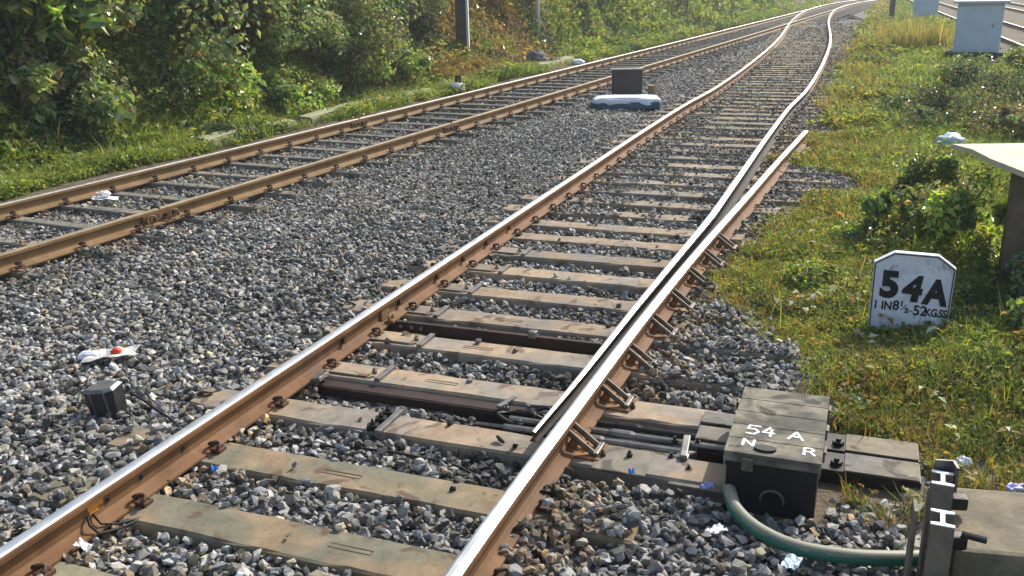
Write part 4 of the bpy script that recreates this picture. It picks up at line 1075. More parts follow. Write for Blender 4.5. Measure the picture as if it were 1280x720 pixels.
def stones(ymin, ymax, dens, rmin, rmax, protos, seed, layers=1):
    g_ = np.random.default_rng(seed)
    X0, X1 = -0.57 * (ymax + 0.7) - 1.2, 0.57 * (ymax + 0.7) + 1.2
    n = int((X1 - X0) * (ymax - ymin) * dens)
    x = g_.uniform(X0, X1, n); y = g_.uniform(ymin, ymax, n)
    a, b = M_of(x, y); s, o = T_of(x, y)
    keep = in_view(x, y, 1.0) & (o > -9.6 + 0.25 * vnoise(s, o, 0.7, 8)) & (b < right_edge(a) + 0.5 * (vnoise(x, y, 0.5, 9) - 0.45) + 0.5 * (g_.random(n) < 0.06))
    x, y = x[keep], y[keep]; n = len(x)
    a, b = M_of(x, y)
    onsl = sleeper_mask(x, y, -0.008)
    # stones that lie over sleepers: outside the rails, in the far half-buried stretch, and now and then anywhere
    cover = np.zeros(n)
    s, o = T_of(x, y)
    main = (b > -1.2) & (b < 3.6) & (o > -6.3)
    cover = np.where(main & (b < -0.08), 0.12 + 0.75 * (vnoise(x, y, 0.5, 12) > 0.62), cover)
    cover = np.where(main & (b > 1.85), 1.0, cover)
    cover = np.where(main & (b > 0.1) & (b < 1.7) & (a > 6.3) , 0.10 + 0.9 * (vnoise(x, y, 0.45, 13) > 0.52), cover)
    cover = np.where(main & (b > 0.32) & (b < 0.52) & (a > 4.3) & (a < 9), 1.0, cover)
    cover = np.where(main & (b > 0.15) & (b < 0.6) & (a > 6) , 1.0, cover)
    cover = np.where((~main) & (o > -6.93), 0.35 + 0.6 * (vnoise(x, y, 0.6, 14) > 0.5), cover)
    cover = np.where((~main) & (o < -6.93), 0.06, cover)
    cover = np.where((a > 1.5) & (a < 2.5) & (b > 1.8) & (b < 3.4), 0.0, cover)
    cover = np.where((a < 6.3) & (b > 0.1) & (b < 1.7), 0.006, cover)
    keep = ~onsl | (g_.random(n) < cover)
    # rails and gear
    for ln in (LINE_ML, LINE_LI, LINE_LO): keep &= ~near_line(x, y, ln, 0.052)
    keep &= ~(near_line(x, y, tl, 0.06)); keep &= ~near_line(x, y, st, 0.075) | ((a < 1.45) & ~near_line(x, y, st, 0.045))
    keep &= ~((a > 1.52) & (a < 2.32) & (b > 2.5) & (b < 2.95))
    keep &= ~((a > 1.84) & (a < 2.38) & (b > 1.75) & (b < 3.37))
    keep &= ~((a > 1.58) & (a < 1.88) & (b > 1.85) & (b < 2.5) & (g_.random(n) < 0.93))
    keep &= ~((a > 2.0) & (a < 2.2) & (b > 0.08) & (b < 1.7)); keep &= ~((a > 3.02) & (a < 3.22) & (b > 0.08) & (b < 1.66))
    keep &= ~((a > 1.85) & (a < 2.25) & (b > 1.2) & (b < 1.8))
    # sockets by the slide plates' pits
    keep &= ~((a > 3.2) & (a < 3.3) & (b > 0.1) & (b < 1.0) & (g_.random(n) < 0.8))
    x, y, onsl = x[keep], y[keep], onsl[keep]; n = len(x); a, b = M_of(x, y); s, o = T_of(x, y)
    size = rmin + (rmax - rmin) * g_.beta(1.3, 2.4, n)
    lump = 0.010 * vnoise(x, y, 0.12, 15)
    z = bed_z(x, y) + lump + g_.uniform(-0.3, 0.75, n) * size * (1.0 if layers == 1 else 1.4) + np.where(onsl & (np.abs(z0_ := 0) < 1), 0.045, 0)
    z = np.where(onsl, np.maximum(z, 0.034 + size * 0.3), np.minimum(z, 0.055))
    heap = near_line(x, y, st, 0.14) & (a < 1.5) & (b > 1.6); z = np.where(heap, z + 0.035, z)
    rots = rot_mats(n, 0.55, g_)
    sc_ = size[:, None] * g_.uniform(0.8, 1.2, (n, 3))
    # colours: grey basalt with pale dusty ones, tan and rust-stained ones close to the rails
    v = g_.beta(1.5, 1.9, n)
    val = 0.030 + 0.46 * v ** 1.15
    tint = g_.normal(0, 1, n)
    col = np.stack([val * (1.03 + 0.05 * tint), val * (1.0 + 0.01 * tint), val * (0.93 - 0.05 * tint)], 1)
    dust = 0.72 + 0.5 * vnoise(x, y, 0.9, 61) * 0.7 + 0.2 * vnoise(x, y, 3.0, 62); col = col * dust[:, None]
    dr = np.minimum(np.abs(b) , np.abs(b - 1.9)); dr2 = np.minimum(np.abs(o + 7.9 - 0.87), np.abs(o + 7.9 + 0.87))
    st_ = np.where(o > -6.2, np.exp(-(dr / 0.22) ** 2), np.exp(-(dr2 / 0.3) ** 2)) * (a < 60)
    w_ = (g_.random(n) < 0.6 * st_ + 0.03)[:, None]
    col = np.where(w_, col * np.array([1.15, 0.88, 0.62]), col)
    w2 = (g_.random(n) < 0.10)[:, None]; col = np.where(w2, col * np.array([1.10, 1.04, 0.80]), col)
    crib = ((b > 0.1) & (b < 1.65) & (a > 1.5) & (a < 4))[:, None]; col = np.where(crib, col * 0.75, col)     # oily stones round the switch
    oil_and_dark = (((a > 1.7) & (a < 2.3) & (b > 0.9) & (b < 2.5)) | ((a > 1.3) & (a < 2.75) & (b > 1.25) & (b < 1.85)))[:, None]; col = np.where(oil_and_dark, col * 0.35, col)  # oily stones by the rods, plus a darkened strip along the stock rail
    pos = np.stack([x, y, z], 1)
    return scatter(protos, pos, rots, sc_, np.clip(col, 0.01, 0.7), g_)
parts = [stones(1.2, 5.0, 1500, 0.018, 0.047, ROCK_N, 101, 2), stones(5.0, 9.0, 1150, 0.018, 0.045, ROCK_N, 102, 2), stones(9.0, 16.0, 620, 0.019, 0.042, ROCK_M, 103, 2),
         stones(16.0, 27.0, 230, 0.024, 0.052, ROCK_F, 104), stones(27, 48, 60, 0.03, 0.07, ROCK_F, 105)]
off = 0; VV = []; FF = []; CC = []
for V, F, c in parts:
    VV.append(V); FF.append(F[0] + off); CC.append(c); off += len(V)
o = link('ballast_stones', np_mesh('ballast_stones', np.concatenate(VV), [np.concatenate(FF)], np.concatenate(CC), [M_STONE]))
tag(o, 'loose grey crushed stone ballast around and between the tracks', 'ballast', None, 'stuff')
print('stone faces', sum(len(f) for f in FF))

# ------------------------------------------------------------------ vegetation
M_TWIG = surf('dry_twig', [(0.3, (0.10, 0.075, 0.05)), (0.7, (0.30, 0.23, 0.16))], 9, 0.9, 0, 0.3, 0.01, 20)
def leaf_proto(ln, wd, fold=0.25, droop=0.3, broad=False):
    if broad:
        V = [(0, 0, 0), (0.25, 0.5, fold * 0.5), (0.25, -0.5, fold * 0.5), (0.6, 0.42, fold * 0.3 - droop * 0.3), (0.6, -0.42, fold * 0.3 - droop * 0.3), (1, 0, -droop), (0.3, 0, 0), (0.62, 0, -droop * 0.45)]
        F = [(0, 6, 1), (0, 2, 6), (1, 6, 3), (6, 7, 3), (2, 4, 6), (6, 4, 7), (3, 7, 5), (7, 4, 5)]
    else:
        V = [(0, 0, 0), (0.45, 0.5, fold * 0.4), (1, 0, -droop), (0.45, -0.5, fold * 0.4)]
        F = [(0, 2, 1), (0, 3, 2)]
    V = np.array(V, float) * np.array([ln, wd, ln]); return V, np.array(F)
def pal(g_, n, cols, var=0.25):
    c = np.array(cols)[g_.integers(0, len(cols), n)]
    return np.clip(c * g_.uniform(1 - var, 1 + var, (n, 1)) * g_.uniform(0.92, 1.08, (n, 3)), 0.003, 0.8)
GREY_GREEN = [(0.151, 0.22, 0.081), (0.208, 0.269, 0.103), (0.124, 0.206, 0.103), (0.263, 0.297, 0.126), (0.385, 0.36, 0.161), (0.097, 0.155, 0.069)]
FRESH = [(0.145, 0.246, 0.054), (0.207, 0.302, 0.064), (0.269, 0.34, 0.072), (0.124, 0.208, 0.054), (0.352, 0.359, 0.09)]
BIGLEAF = [(0.094, 0.188, 0.048), (0.15, 0.263, 0.056), (0.225, 0.319, 0.056), (0.338, 0.375, 0.056), (0.075, 0.131, 0.048)]
DRY = [(0.26, 0.16, 0.06), (0.34, 0.20, 0.07), (0.20, 0.12, 0.06), (0.16, 0.10, 0.06), (0.30, 0.22, 0.10)]
BROWN = [(0.202, 0.151, 0.101), (0.286, 0.202, 0.118), (0.151, 0.134, 0.084), (0.134, 0.151, 0.067), (0.37, 0.218, 0.118)]
STRAW = [(0.38, 0.32, 0.13), (0.30, 0.28, 0.10), (0.42, 0.33, 0.16), (0.22, 0.24, 0.07), (0.36, 0.24, 0.10)]
DULL = [(0.085, 0.14, 0.066), (0.112, 0.15, 0.075), (0.15, 0.169, 0.094), (0.094, 0.16, 0.104), (0.188, 0.169, 0.112)]
def branches(m, base, tips, r0, g_):
    b = Vector(base)
    for t in tips:
        t = Vector(t); mid = b.lerp(t, 0.5) + Vector((g_.normal(0, .06), g_.normal(0, .06), 0.08)) * (t - b).length
        m.tube([b, b.lerp(mid, 0.5), mid, t], [r0, r0 * 0.8, r0 * 0.55, r0 * 0.15], 5)
LEAFK = 1.5
def bush(name, x, y, z, rx, ry, h, nleaf, ls, cols, seed, label, cat='bush', group=None, broad=False, clumps=16, droop=0.5, stem_r=0.02, dead=0.0, spread=0.33, aspect=0.55):
    g_ = np.random.default_rng(seed)
    e = empty(name, (x, y, z), 0, label, cat, group)
    cc = []
    for k in range(clumps):
        an = g_.uniform(0, 2 * PI); rr = g_.uniform(0.15, 1.0) ** 0.6; zz = g_.uniform(0.12, 1.0)
        sh = math.sqrt(max(0.05, 1 - (zz * 0.95) ** 2.2))
        cc.append((rx * rr * sh * math.cos(an), ry * rr * sh * math.sin(an), h * zz))
    cc = np.array(cc); R_ = np.array([rx, ry, h * 0.9])
    cs = spread * g_.choice([0.45, 0.7, 1.0, 1.35], len(cc)) * g_.uniform(0.85, 1.15, len(cc))
    cc[:, 0] *= g_.uniform(0.8, 1.35, len(cc)); cc[:, 1] *= g_.uniform(0.8, 1.35, len(cc))
    w = g_.integers(0, len(cc), nleaf)
    d_ = g_.normal(size=(nleaf, 3)); d_ /= np.linalg.norm(d_, axis=1)[:, None]
    rad = g_.uniform(0.35, 1.0, (nleaf, 1)) ** 0.7 * 1.15
    pos = cc[w] + d_ * rad * cs[w][:, None] * R_
    pos[:, 2] = np.abs(pos[:, 2] + 0.02) 
    nd = d_ * 0.6 + np.array([0.2, -0.1, 0.6]) + g_.normal(0, 0.6, (nleaf, 3))
    rots = basis(nd, g_)
    col = pal(g_, nleaf, cols)
    ct = g_.uniform(0.55, 1.55, (len(cc), 1)) * g_.uniform(0.88, 1.12, (len(cc), 3)); col = np.clip(col * ct[w], 0.003, 0.8)
    if x < 2:
        pm = (g_.random(nleaf) < 0.13)[:, None]; col = np.where(pm, pal(g_, nleaf, [(0.34, 0.37, 0.20), (0.30, 0.34, 0.24), (0.40, 0.40, 0.22)]), col)  # pale leaves imitate glints of light, put into the leaf colour
    if dead: 
        dm = (g_.random(nleaf) < dead)[:, None]; col = np.where(dm, pal(g_, nleaf, BROWN), col)
    pr = [leaf_proto(1, aspect, 0.25, droop, broad), leaf_proto(0.85, aspect * 1.15, 0.4, droop * 1.4, broad), leaf_proto(1.1, aspect * 0.85, 0.15, droop * 0.6, broad)]
    lsc = g_.choice([0.6, 0.85, 1.0, 1.3], len(cc))[w]
    V, F, c = scatter(pr, pos, rots, ls * (LEAFK if x < 2 else 0.95) * lsc * g_.uniform(0.6, 1.35, nleaf), col, g_)
    link('foliage', np_mesh('foliage', V, F, c, [M_LEAF]), e)
    m = MB(); sel = g_.permutation(len(cc))[:min(len(cc), 9)]
    branches(m, (0, 0, -0.05), [tuple(cc[i]) for i in sel], stem_r, g_)
    for k in range(int(14 + 10 * h)):
        i = g_.integers(0, len(cc)); d2_ = g_.normal(0, 1, 3); d2_[2] = abs(d2_[2]) * 0.7; d2_ /= np.linalg.norm(d2_)
        p0 = Vector(cc[i]); p1 = p0 + Vector(d2_ * (cs[i] * R_ * 1.35)); p1.z = max(p1.z, 0.03)
        m.tube([p0, p0.lerp(p1, 0.55) + Vector((0, 0, 0.04)), p1], [0.008 + stem_r * 0.15, 0.007, 0.003], 4)
    m.build('stems', M_TWIG, e)
    return e
def Tz(s, o):
    x, y = tw(s, o); return x, y, float(ground_z(np.array([x]), np.array([y]))[0])
# big-leaved shrub at the left edge
x, y, z = Tz(9.3, -11.75)
bush('leafy_shrub', x, y, z, 1.25, 1.35, 2.6, 6000, 0.155, BIGLEAF, 1, 'tall shrub with large glossy drooping leaves in the top left corner', 'shrub', None, True, 30, 0.45, 0.035, 0, 0.28, 0.42)
x, y, z = Tz(5.6, -11.8)
bush('leafy_shrub', x, y, z, 1.1, 1.2, 2.2, 2600, 0.14, BIGLEAF, 2, 'shorter large-leaved shrub cut by the left edge of the picture', 'shrub', None, True, 20, 0.45, 0.03, 0, 0.3, 0.45)
CR = [ # s, o, rx, ry, h, leaves, palette, label
 (10.6, -12.9, 1.3, 1.2, 2.2, 8000, GREY_GREEN, 0.075, 'blue-green creeper mound in the dip right beside the corner shrub'),
 (14.6, -12.1, 1.2, 1.0, 1.5, 7000, GREY_GREEN, 0.070, 'middling creeper mound filling the gap above the nearest kerb stone'),
 (19.2, -12.6, 1.2, 1.0, 1.7, 7000, GREY_GREEN, 0.070, 'pale leafy creeper mound spilling down left of the dull green bush'),
 (11.2, -12.6, 1.76, 1.6, 3.10, 11250, GREY_GREEN, 0.085, 'tall dark creeper mound right behind the large-leaved corner shrub'),
 (13.4, -11.9, 1.65, 1.5, 2.42, 11250, GREY_GREEN, 0.080, 'rounded creeper mound with pale catching leaves, second along the bank from the left'),
 (15.3, -13.2, 1.87, 1.7, 3.22, 11875, GREY_GREEN, 0.080, 'high creeper mound on the bank above the middle of the near kerb stones'),
 (16.6, -11.6, 1.43, 1.3, 1.70, 9375, GREY_GREEN, 0.070, 'low lighter green creeper mound above the near kerb stones'),
 (18.2, -12.6, 1.65, 1.5, 2.76, 11250, GREY_GREEN, 0.075, 'creeper mound below the first vine covered tree'),
 (9.6, -11.5, 1.00, 1.0, 1.00, 5200, GREY_GREEN, 0.075, 'low bush at the foot of the large-leaved corner shrub'),
 (12.0, -11.3, 0.90, 1.0, 0.75, 5200, FRESH, 0.06, 'small fresh green bush on the verge in front of the dark creeper mound'),
 (14.2, -11.2, 0.90, 1.0, 0.70, 5000, FRESH, 0.055, 'small feathery green bush on the verge left of the kerb gap'),
 (20.4, -12.3, 1.00, 1.1, 1.20, 5600, DULL, 0.07, 'dull green bush left of the dry orange bush'),
 (18.0, -11.4, 0.90, 1.1, 0.70, 5000, FRESH, 0.055, 'bright green feathery weeds bush beside the fifth kerb stone'),
 (29.0, -13.2, 1.30, 1.3, 1.30, 5200, BROWN, 0.09, 'brownish bush on the bank between the two white-lit poles'),
 (33.5, -12.9, 1.30, 1.5, 0.90, 5200, DULL, 0.09, 'grey-green bush behind the stones right of the thick mast'),
 (38.0, -13.6, 1.60, 2.0, 1.90, 6500, FRESH, 0.10, 'yellow-green bush on the verge right of the thin white pole'),
 (43.5, -13.8, 1.80, 2.2, 2.30, 6500, FRESH, 0.11, 'large leafy green bush midway along the far verge'),
 (49.5, -13.8, 1.80, 2.4, 2.30, 6500, GREY_GREEN, 0.12, 'large dull green bush left of the lattice mast'),
 (57.5, -13.6, 1.80, 2.6, 2.20, 6000, FRESH, 0.12, 'bright green bush just right of the lattice mast'),
 (65.0, -13.6, 1.80, 2.6, 2.40, 5500, FRESH, 0.13, 'farthest green bush on the verge before the tracks merge'),
 (26.5, -15.0, 1.60, 1.8, 2.20, 6000, BROWN, 0.09, 'brown withered creeper heap behind the thick mast'),
 (35.0, -15.6, 1.80, 2.2, 2.40, 6000, DULL, 0.10, 'shaded creeper heap behind the thin white pole'),
]
for k, (s, o_, rx, ry, h, n, cols, ls, lab) in enumerate(CR):
    x, y, z = Tz(s, o_)
    bush('creeper_mound' if h > 1.3 else 'bush', x, y, z - 0.1, rx, ry, h, n, ls, cols, 40 + k, lab, 'bush', 'bushes and creepers on the left bank', False, 26, 0.4, 0.02, 0.06, 0.27, 0.75)
x, y, z = Tz(20.2, -12.4)
bush('dry_bush', x, y, z - 0.05, 0.62, 0.8, 1.1, 4200, 0.07, DRY, 80, 'orange withered bush on the bank left of the thick mast', 'bush', None, False, 22, 0.4, 0.015, 0.1, 0.3, 0.4)
x, y, z = Tz(23.2, -13.6)
bush('dead_vine_curtain', x, y, z - 0.1, 1.1, 1.2, 2.8, 7500, 0.08, BROWN + DRY, 81, 'tall curtain of dead brown vines behind the orange withered bush', 'dead vines', None, False, 26, 0.6, 0.02, 0.1, 0.28, 0.35)
# trees with vines: trunk, crown
def tree(x, y, z, h, r, cr, seed, label, cols, vine=0, leafn=5000, ls=0.12):
    g_ = np.random.default_rng(seed)
    e = empty('vine_covered_tree', (x, y, z), 0, label, 'tree', 'trees on the left bank')
    m = MB(); pts = []; 
    for k in range(8):
        t = k / 7; pts.append((0.15 * math.sin(seed + t * 3) * t, 0.12 * math.cos(seed * 2 + t * 2.4) * t, -0.2 + t * h))
    m.tube(pts, [r * (1.25 - 0.6 * k / 7) for k in range(8)], 10)
    tips = []
    for k in range(9):
        an = g_.uniform(0, 2 * PI); tt = g_.uniform(0.5, 0.95)
        p0 = Vector(pts[int(tt * 7)]); tip = p0 + Vector((math.cos(an) * cr * 0.7, math.sin(an) * cr * 0.7, g_.uniform(0.4, 1.4)))
        m.tube([p0, p0.lerp(tip, 0.5) + Vector((0, 0, 0.15)), tip], [r * 0.4, r * 0.25, r * 0.08], 6); tips.append(tip)
    m.build('trunk', M_BARK, e)
    n = leafn; cc = np.array([tuple(t) for t in tips] + [(g_.normal(0, cr * 0.4), g_.normal(0, cr * 0.4), h + g_.uniform(-0.2, 1.1)) for _ in range(9)])
    w = g_.integers(0, len(cc), n); d_ = g_.normal(size=(n, 3)); d_ /= np.linalg.norm(d_, axis=1)[:, None]
    pos = cc[w] + d_ * g_.uniform(0.4, 1.1, (n, 1)) * cr * 0.36
    rots = basis(d_ * 0.5 + np.array([0.1, -0.1, 0.8]) + g_.normal(0, 0.4, (n, 3)), g_)
    V, F, c = scatter([leaf_proto(1, 0.5, 0.25, 0.4), leaf_proto(0.9, 0.6, 0.3, 0.6)], pos, rots, ls * g_.uniform(0.6, 1.3, n), pal(g_, n, cols), g_)
    link('crown', np_mesh('crown', V, F, c, [M_LEAF]), e)
    if vine:
        n = vine; tz = g_.uniform(0, 0.9, n); an = g_.uniform(0, 2 * PI, n)
        px = np.interp(tz, np.linspace(0, 1, 8), [p[0] for p in pts]); py = np.interp(tz, np.linspace(0, 1, 8), [p[1] for p in pts])
        rr = r * 1.1 + 0.35 * vnoise(tz * h, an, 0.5, seed) + g_.uniform(0, 0.12, n)
        pos = np.stack([px + np.cos(an) * rr, py + np.sin(an) * rr, tz * h], 1)
        nd = np.stack([np.cos(an), np.sin(an), 0.4 + 0 * an], 1) + g_.normal(0, 0.4, (n, 3))
        V, F, c = scatter([leaf_proto(1, 0.75, 0.25, 0.4), leaf_proto(0.9, 0.85, 0.3, 0.6)], pos, basis(nd, g_), 0.085 * g_.uniform(0.6, 1.3, n), pal(g_, n, GREY_GREEN if seed % 2 else FRESH), g_)
        link('vine', np_mesh('vine', V, F, c, [M_LEAF]), e)
TR = [(12.6, -15.2, 5.2, 0.16, 1.9, 3, 'dark trunk in the gap between the corner shrub and the first creeper mound', 1800),
      (17.6, -14.6, 5.0, 0.14, 1.7, 5, 'slender tree wrapped in pale creeper leaves above the near kerb stones', 4200),
      (20.0, -14.2, 5.2, 0.15, 1.8, 7, 'second creeper wrapped tree, right of the first wrapped one', 4200),
      (21.0, -13.6, 5.5, 0.17, 2.0, 9, 'bare dark grey trunk left of the dead brown vines', 150),
      (27.2, -13.9, 5.5, 0.20, 2.0, 11, 'dark shaded trunk just left of the thick mast', 100),
      (30.0, -14.3, 5.5, 0.24, 2.0, 13, 'dark grey trunk just right of the thick mast', 200),
      (31.8, -13.6, 5.0, 0.13, 1.6, 14, 'trunk covered in bright yellow-green vine left of the thin white pole', 4800),
      (37.0, -14.6, 6.0, 0.35, 2.4, 17, 'broad dark trunk right of the thin white pole', 200),
      (41.0, -15.2, 6.0, 0.25, 2.4, 19, 'dark trunk above the yellow-green bush on the far verge', 400)]
for k, (s, o_, h, r, cr, sd, lab, vn) in enumerate(TR):
    x, y, z = Tz(s, o_); tree(x, y, z, h, r, cr, sd, lab, DULL if k % 2 else GREY_GREEN, vn, 3200)
# distant trees
for k, (x, y, h, lab) in enumerate(((14.5, 84, 6.0, 'leftmost hazy tree where the tracks vanish'), (22, 92, 7.0, 'second hazy tree from the left where the tracks vanish'), (30.5, 104, 8, 'hazy tree straight behind the vanishing tracks'),
                                    (41, 92, 7, 'hazy tree right of the vanishing tracks'), (50, 84, 7, 'hazy tree at the top right beyond the distant rails'))):
    g_ = np.random.default_rng(300 + k)
    e = empty('distant_tree', (x, y, -0.1), 0, lab, 'tree', 'distant trees')
    m = MB(); m.tube([(0, 0, -0.2), (0.1, 0, h * 0.35), (0, 0.1, h * 0.7)], [0.35, 0.28, 0.1], 8)
    branches(m, (0.1, 0, h * 0.3), [(math.cos(q) * 2, math.sin(q) * 2, h * 0.6) for q in np.linspace(0, 5.5, 6)], 0.12, g_); m.build('trunk', M_BARK, e)
    cc = np.stack([g_.normal(0, 1.6, 22), g_.normal(0, 1.6, 22), g_.uniform(0.6, h, 22)], 1); n = 5000
    w = g_.integers(0, 22, n); d_ = g_.normal(size=(n, 3)); d_ /= np.linalg.norm(d_, axis=1)[:, None]
    pos = cc[w] + d_ * g_.uniform(0.4, 1.0, (n, 1)) * 1.0; pos[:, 2] = np.abs(pos[:, 2])
    V, F, c = scatter([leaf_proto(1, 0.6)], pos, basis(d_ + g_.normal(0, 0.5, (n, 3)) + np.array([0, 0, 0.6]), g_), 0.24 * g_.uniform(0.6, 1.3, n), pal(g_, n, DULL), g_)
    link('crown', np_mesh('crown', V, F, c, [M_LEAF]), e)

# ground cover -------------------------------------------------------------
def tuft(g_, nb, hmin, hmax, wd, lean):
    V = []; F = []
    for k in range(nb):
        an = g_.uniform(0, 2 * PI); h = g_.uniform(hmin, hmax); ln = g_.uniform(0.2, lean) * h
        bx, by = g_.normal(0, 0.15, 2) * hmax * 0.6
        dx, dy = math.cos(an), math.sin(an); px, py = -dy * wd / 2, dx * wd / 2
        b = len(V)
        V += [(bx - px, by - py, 0), (bx + px, by + py, 0), (bx + dx * ln * 0.35 - px * .8, by + dy * ln * 0.35 - py * .8, h * 0.55), (bx + dx * ln * 0.35 + px * .8, by + dy * ln * 0.35 + py * .8, h * 0.55), (bx + dx * ln, by + dy * ln, h * 0.95)]
        F += [(b, b + 1, b + 3), (b, b + 3, b + 2), (b + 2, b + 3, b + 4)]
    return np.array(V), np.array(F)
def weed(g_, nl, r, h, ls):
    V = []; F = []
    P0 = leaf_proto(ls, ls * 0.6, 0.3, 0.35)
    for k in range(nl):
        an = g_.uniform(0, 2 * PI); rr = r * math.sqrt(g_.random()); p = np.array([math.cos(an) * rr, math.sin(an) * rr, h * g_.uniform(0.15, 1.0)])
        M_ = basis(np.array([[g_.normal(0, 0.5), g_.normal(0, 0.5), 0.9]]), g_)[0]
        v = (P0[0] * g_.uniform(0.6, 1.3)) @ M_.T + p; b = len(V) * 1
        V += [tuple(q) for q in v]; F += [tuple(q + b for q in f) for f in P0[1]]
    return np.array(V), np.array(F)
_g = np.random.default_rng(5)
TUFT = [tuft(_g, 9, 0.05, 0.13, 0.006, 0.9) for _ in range(10)]
TUFT_TALL = [tuft(_g, 12, 0.5, 1.15, 0.022, 0.5) for _ in range(8)]
TUFT_STALK = [tuft(_g, 4, 0.12, 0.34, 0.005, 0.8) for _ in range(8)]
TUFT_FAR = [tuft(_g, 8, 0.10, 0.26, 0.018, 0.9) for _ in range(8)]
WEED = [weed(_g, 12, 0.06, 0.07, 0.028) for _ in range(10)]
WEED_FAR = [weed(_g, 10, 0.16, 0.18, 0.08) for _ in range(8)]
LITTER = [weed(_g, 4, 0.09, 0.012, 0.045) for _ in range(6)]
def cover(name, label, regions, cat='ground cover'):
    VV, FF, CC = [], [], []; off = 0
    for (protos, x, y, z, sc_, col, g_) in regions:
        n = len(x)
        if n == 0: continue
        V, F, c = scatter(protos, np.stack([x, y, z], 1), rot_mats(n, 0.12, g_), sc_, col, g_)
        VV.append(V); FF.append(F[0] + off); CC.append(c); off += len(V)
    o = link(name, np_mesh(name, np.concatenate(VV), [np.concatenate(FF)], np.concatenate(CC), [M_GRASS])); tag(o, label, cat, None, 'stuff'); return o
YG = np.array([(0.183, 0.251, 0.053), (0.14, 0.206, 0.044), (0.265, 0.31, 0.074), (0.336, 0.34, 0.09), (0.099, 0.163, 0.044)])
OR = np.array([(0.34, 0.22, 0.07), (0.30, 0.24, 0.09), (0.24, 0.17, 0.07)])
DK = np.array([(0.045, 0.08, 0.035), (0.06, 0.10, 0.04), (0.04, 0.065, 0.03)])
def patch_col(g_, x, y, wy, wo, wd):
    n = len(x); t = vnoise(x, y, 0.9, 21) * 0.65 + vnoise(x, y, 0.25, 22) * 0.35 + g_.normal(0, 0.06, n)
    q = vnoise(x, y, 1.4, 24) * 0.7 + vnoise(x, y, 0.4, 25) * 0.3 + g_.normal(0, 0.05, n)
    c = YG[g_.integers(0, 5, n)]
    c = np.where((t > 1 - wo)[:, None], OR[g_.integers(0, 3, n)], c)
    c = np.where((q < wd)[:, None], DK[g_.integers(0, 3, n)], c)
    return np.clip(c * g_.uniform(0.7, 1.3, (n, 1)), 0, 0.7)
def right_region(ymin, ymax, dens, g_, inner=-0.15):
    X0, X1 = 0.0, 0.57 * (ymax + 0.7) + 2.0
    n = int((X1 - X0) * (ymax - ymin) * dens); x = g_.uniform(X0, X1, n); y = g_.uniform(ymin, ymax, n)
    a, b = M_of(x, y)
    e = b - right_edge(a) - 0.35 * (vnoise(x, y, 0.5, 31) - 0.5) * 2
    k = in_view(x, y, 1.5) & (e > inner) & (g_.random(n) < np.clip((e - inner) / 0.45, 0.05, 1))
    # keep the distant tracks, the machine gear and the concrete free
    u = (x - 18.1) * n19[0] + (y - 36.1) * n19[1]
    k &= (u < -1.0) & ~((np.hypot(x - 12.0, y - 24.0) < 1.25))
    k &= ~((a < 1.6) & (b < 3.4) ) & ~((a > 1.85) & (a < 2.4) & (b < 3.4)) & ~((np.abs(x - 2.1) < 0.62) & (y < 3.05))
    return x[k], y[k]
regs = []
for (y0, y1, dn, pr, s0, s1) in ((2.6, 7.5, 1300, WEED, 0.6, 1.2), (2.6, 7.5, 900, TUFT, 0.5, 1.1), (7.5, 14, 600, WEED, 0.9, 1.8), (7.5, 14, 350, TUFT, 0.8, 1.7), (14, 26, 110, WEED_FAR, 0.5, 1.1), (14, 30, 70, TUFT_FAR, 0.6, 1.3), (26, 80, 22, WEED_FAR, 0.9, 1.8), (30, 80, 14, TUFT_FAR, 1.0, 2.0)):
    g_ = np.random.default_rng(int(y0 * 10) + len(pr) + int(dn))
    x, y = right_region(y0, y1, dn, g_)
    a, b = M_of(x, y)
    if y0 < 7:   # thin worn grass close to the camera, weeds around the sign
        th = np.clip((y - 3.6) / 1.6, 0.15, 1.0) if pr is WEED else np.clip((y - 2.6) / 2.5, 0.3, 1)
        kk = g_.random(len(x)) < th * (0.45 + 0.9 * vnoise(x, y, 0.35, 33)); x, y = x[kk], y[kk]
        # trodden ground just in front of the sign
        kk = ~((np.abs((x - 2.56) * 1.0) < 0.3) & (y > 5.35) & (y < 5.83) & (g_.random(len(x)) < 0.55)); x, y = x[kk], y[kk]
    a, b = M_of(x, y)
    edge = np.clip(1.3 - (b - right_edge(a)) / 1.2, 0, 1)
    col = patch_col(g_, x, y, 1, 0.17, 0.26 if y0 > 5 else 0.20)
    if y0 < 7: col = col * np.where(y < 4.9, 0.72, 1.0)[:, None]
    oo = (g_.random(len(x)) < 0.38 * edge)[:, None]; col = np.where(oo, OR[g_.integers(0, 3, len(x))] * g_.uniform(0.7, 1.2, (len(x), 1)), col)
    z = ground_z(x, y) + 0.005
    hgt = (0.6 + 0.9 * vnoise(x, y, 0.6, 34)) * g_.uniform(s0, s1, len(x))
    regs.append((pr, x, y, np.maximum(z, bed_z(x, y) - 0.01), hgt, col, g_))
g_ = np.random.default_rng(909); x, y = right_region(2.6, 9.5, 13, g_, 0.2)
regs.append((LITTER, x, y, np.maximum(ground_z(x, y), -0.02) + g_.uniform(0.02, 0.09, len(x)), g_.uniform(0.6, 1.5, len(x)), pal(g_, len(x), [(0.42, 0.40, 0.34), (0.30, 0.27, 0.2), (0.35, 0.20, 0.08), (0.5, 0.5, 0.47)]), g_))
g_ = np.random.default_rng(910); x, y = right_region(3.2, 16, 10, g_, 0.1)
regs.append((TUFT_STALK, x, y, ground_z(x, y), g_.uniform(0.5, 1.2, len(x)), pal(g_, len(x), STRAW + FRESH), g_))
cover('grass', 'yellow-green and dry orange grass and small weeds on the right of the tracks', regs, 'grass')
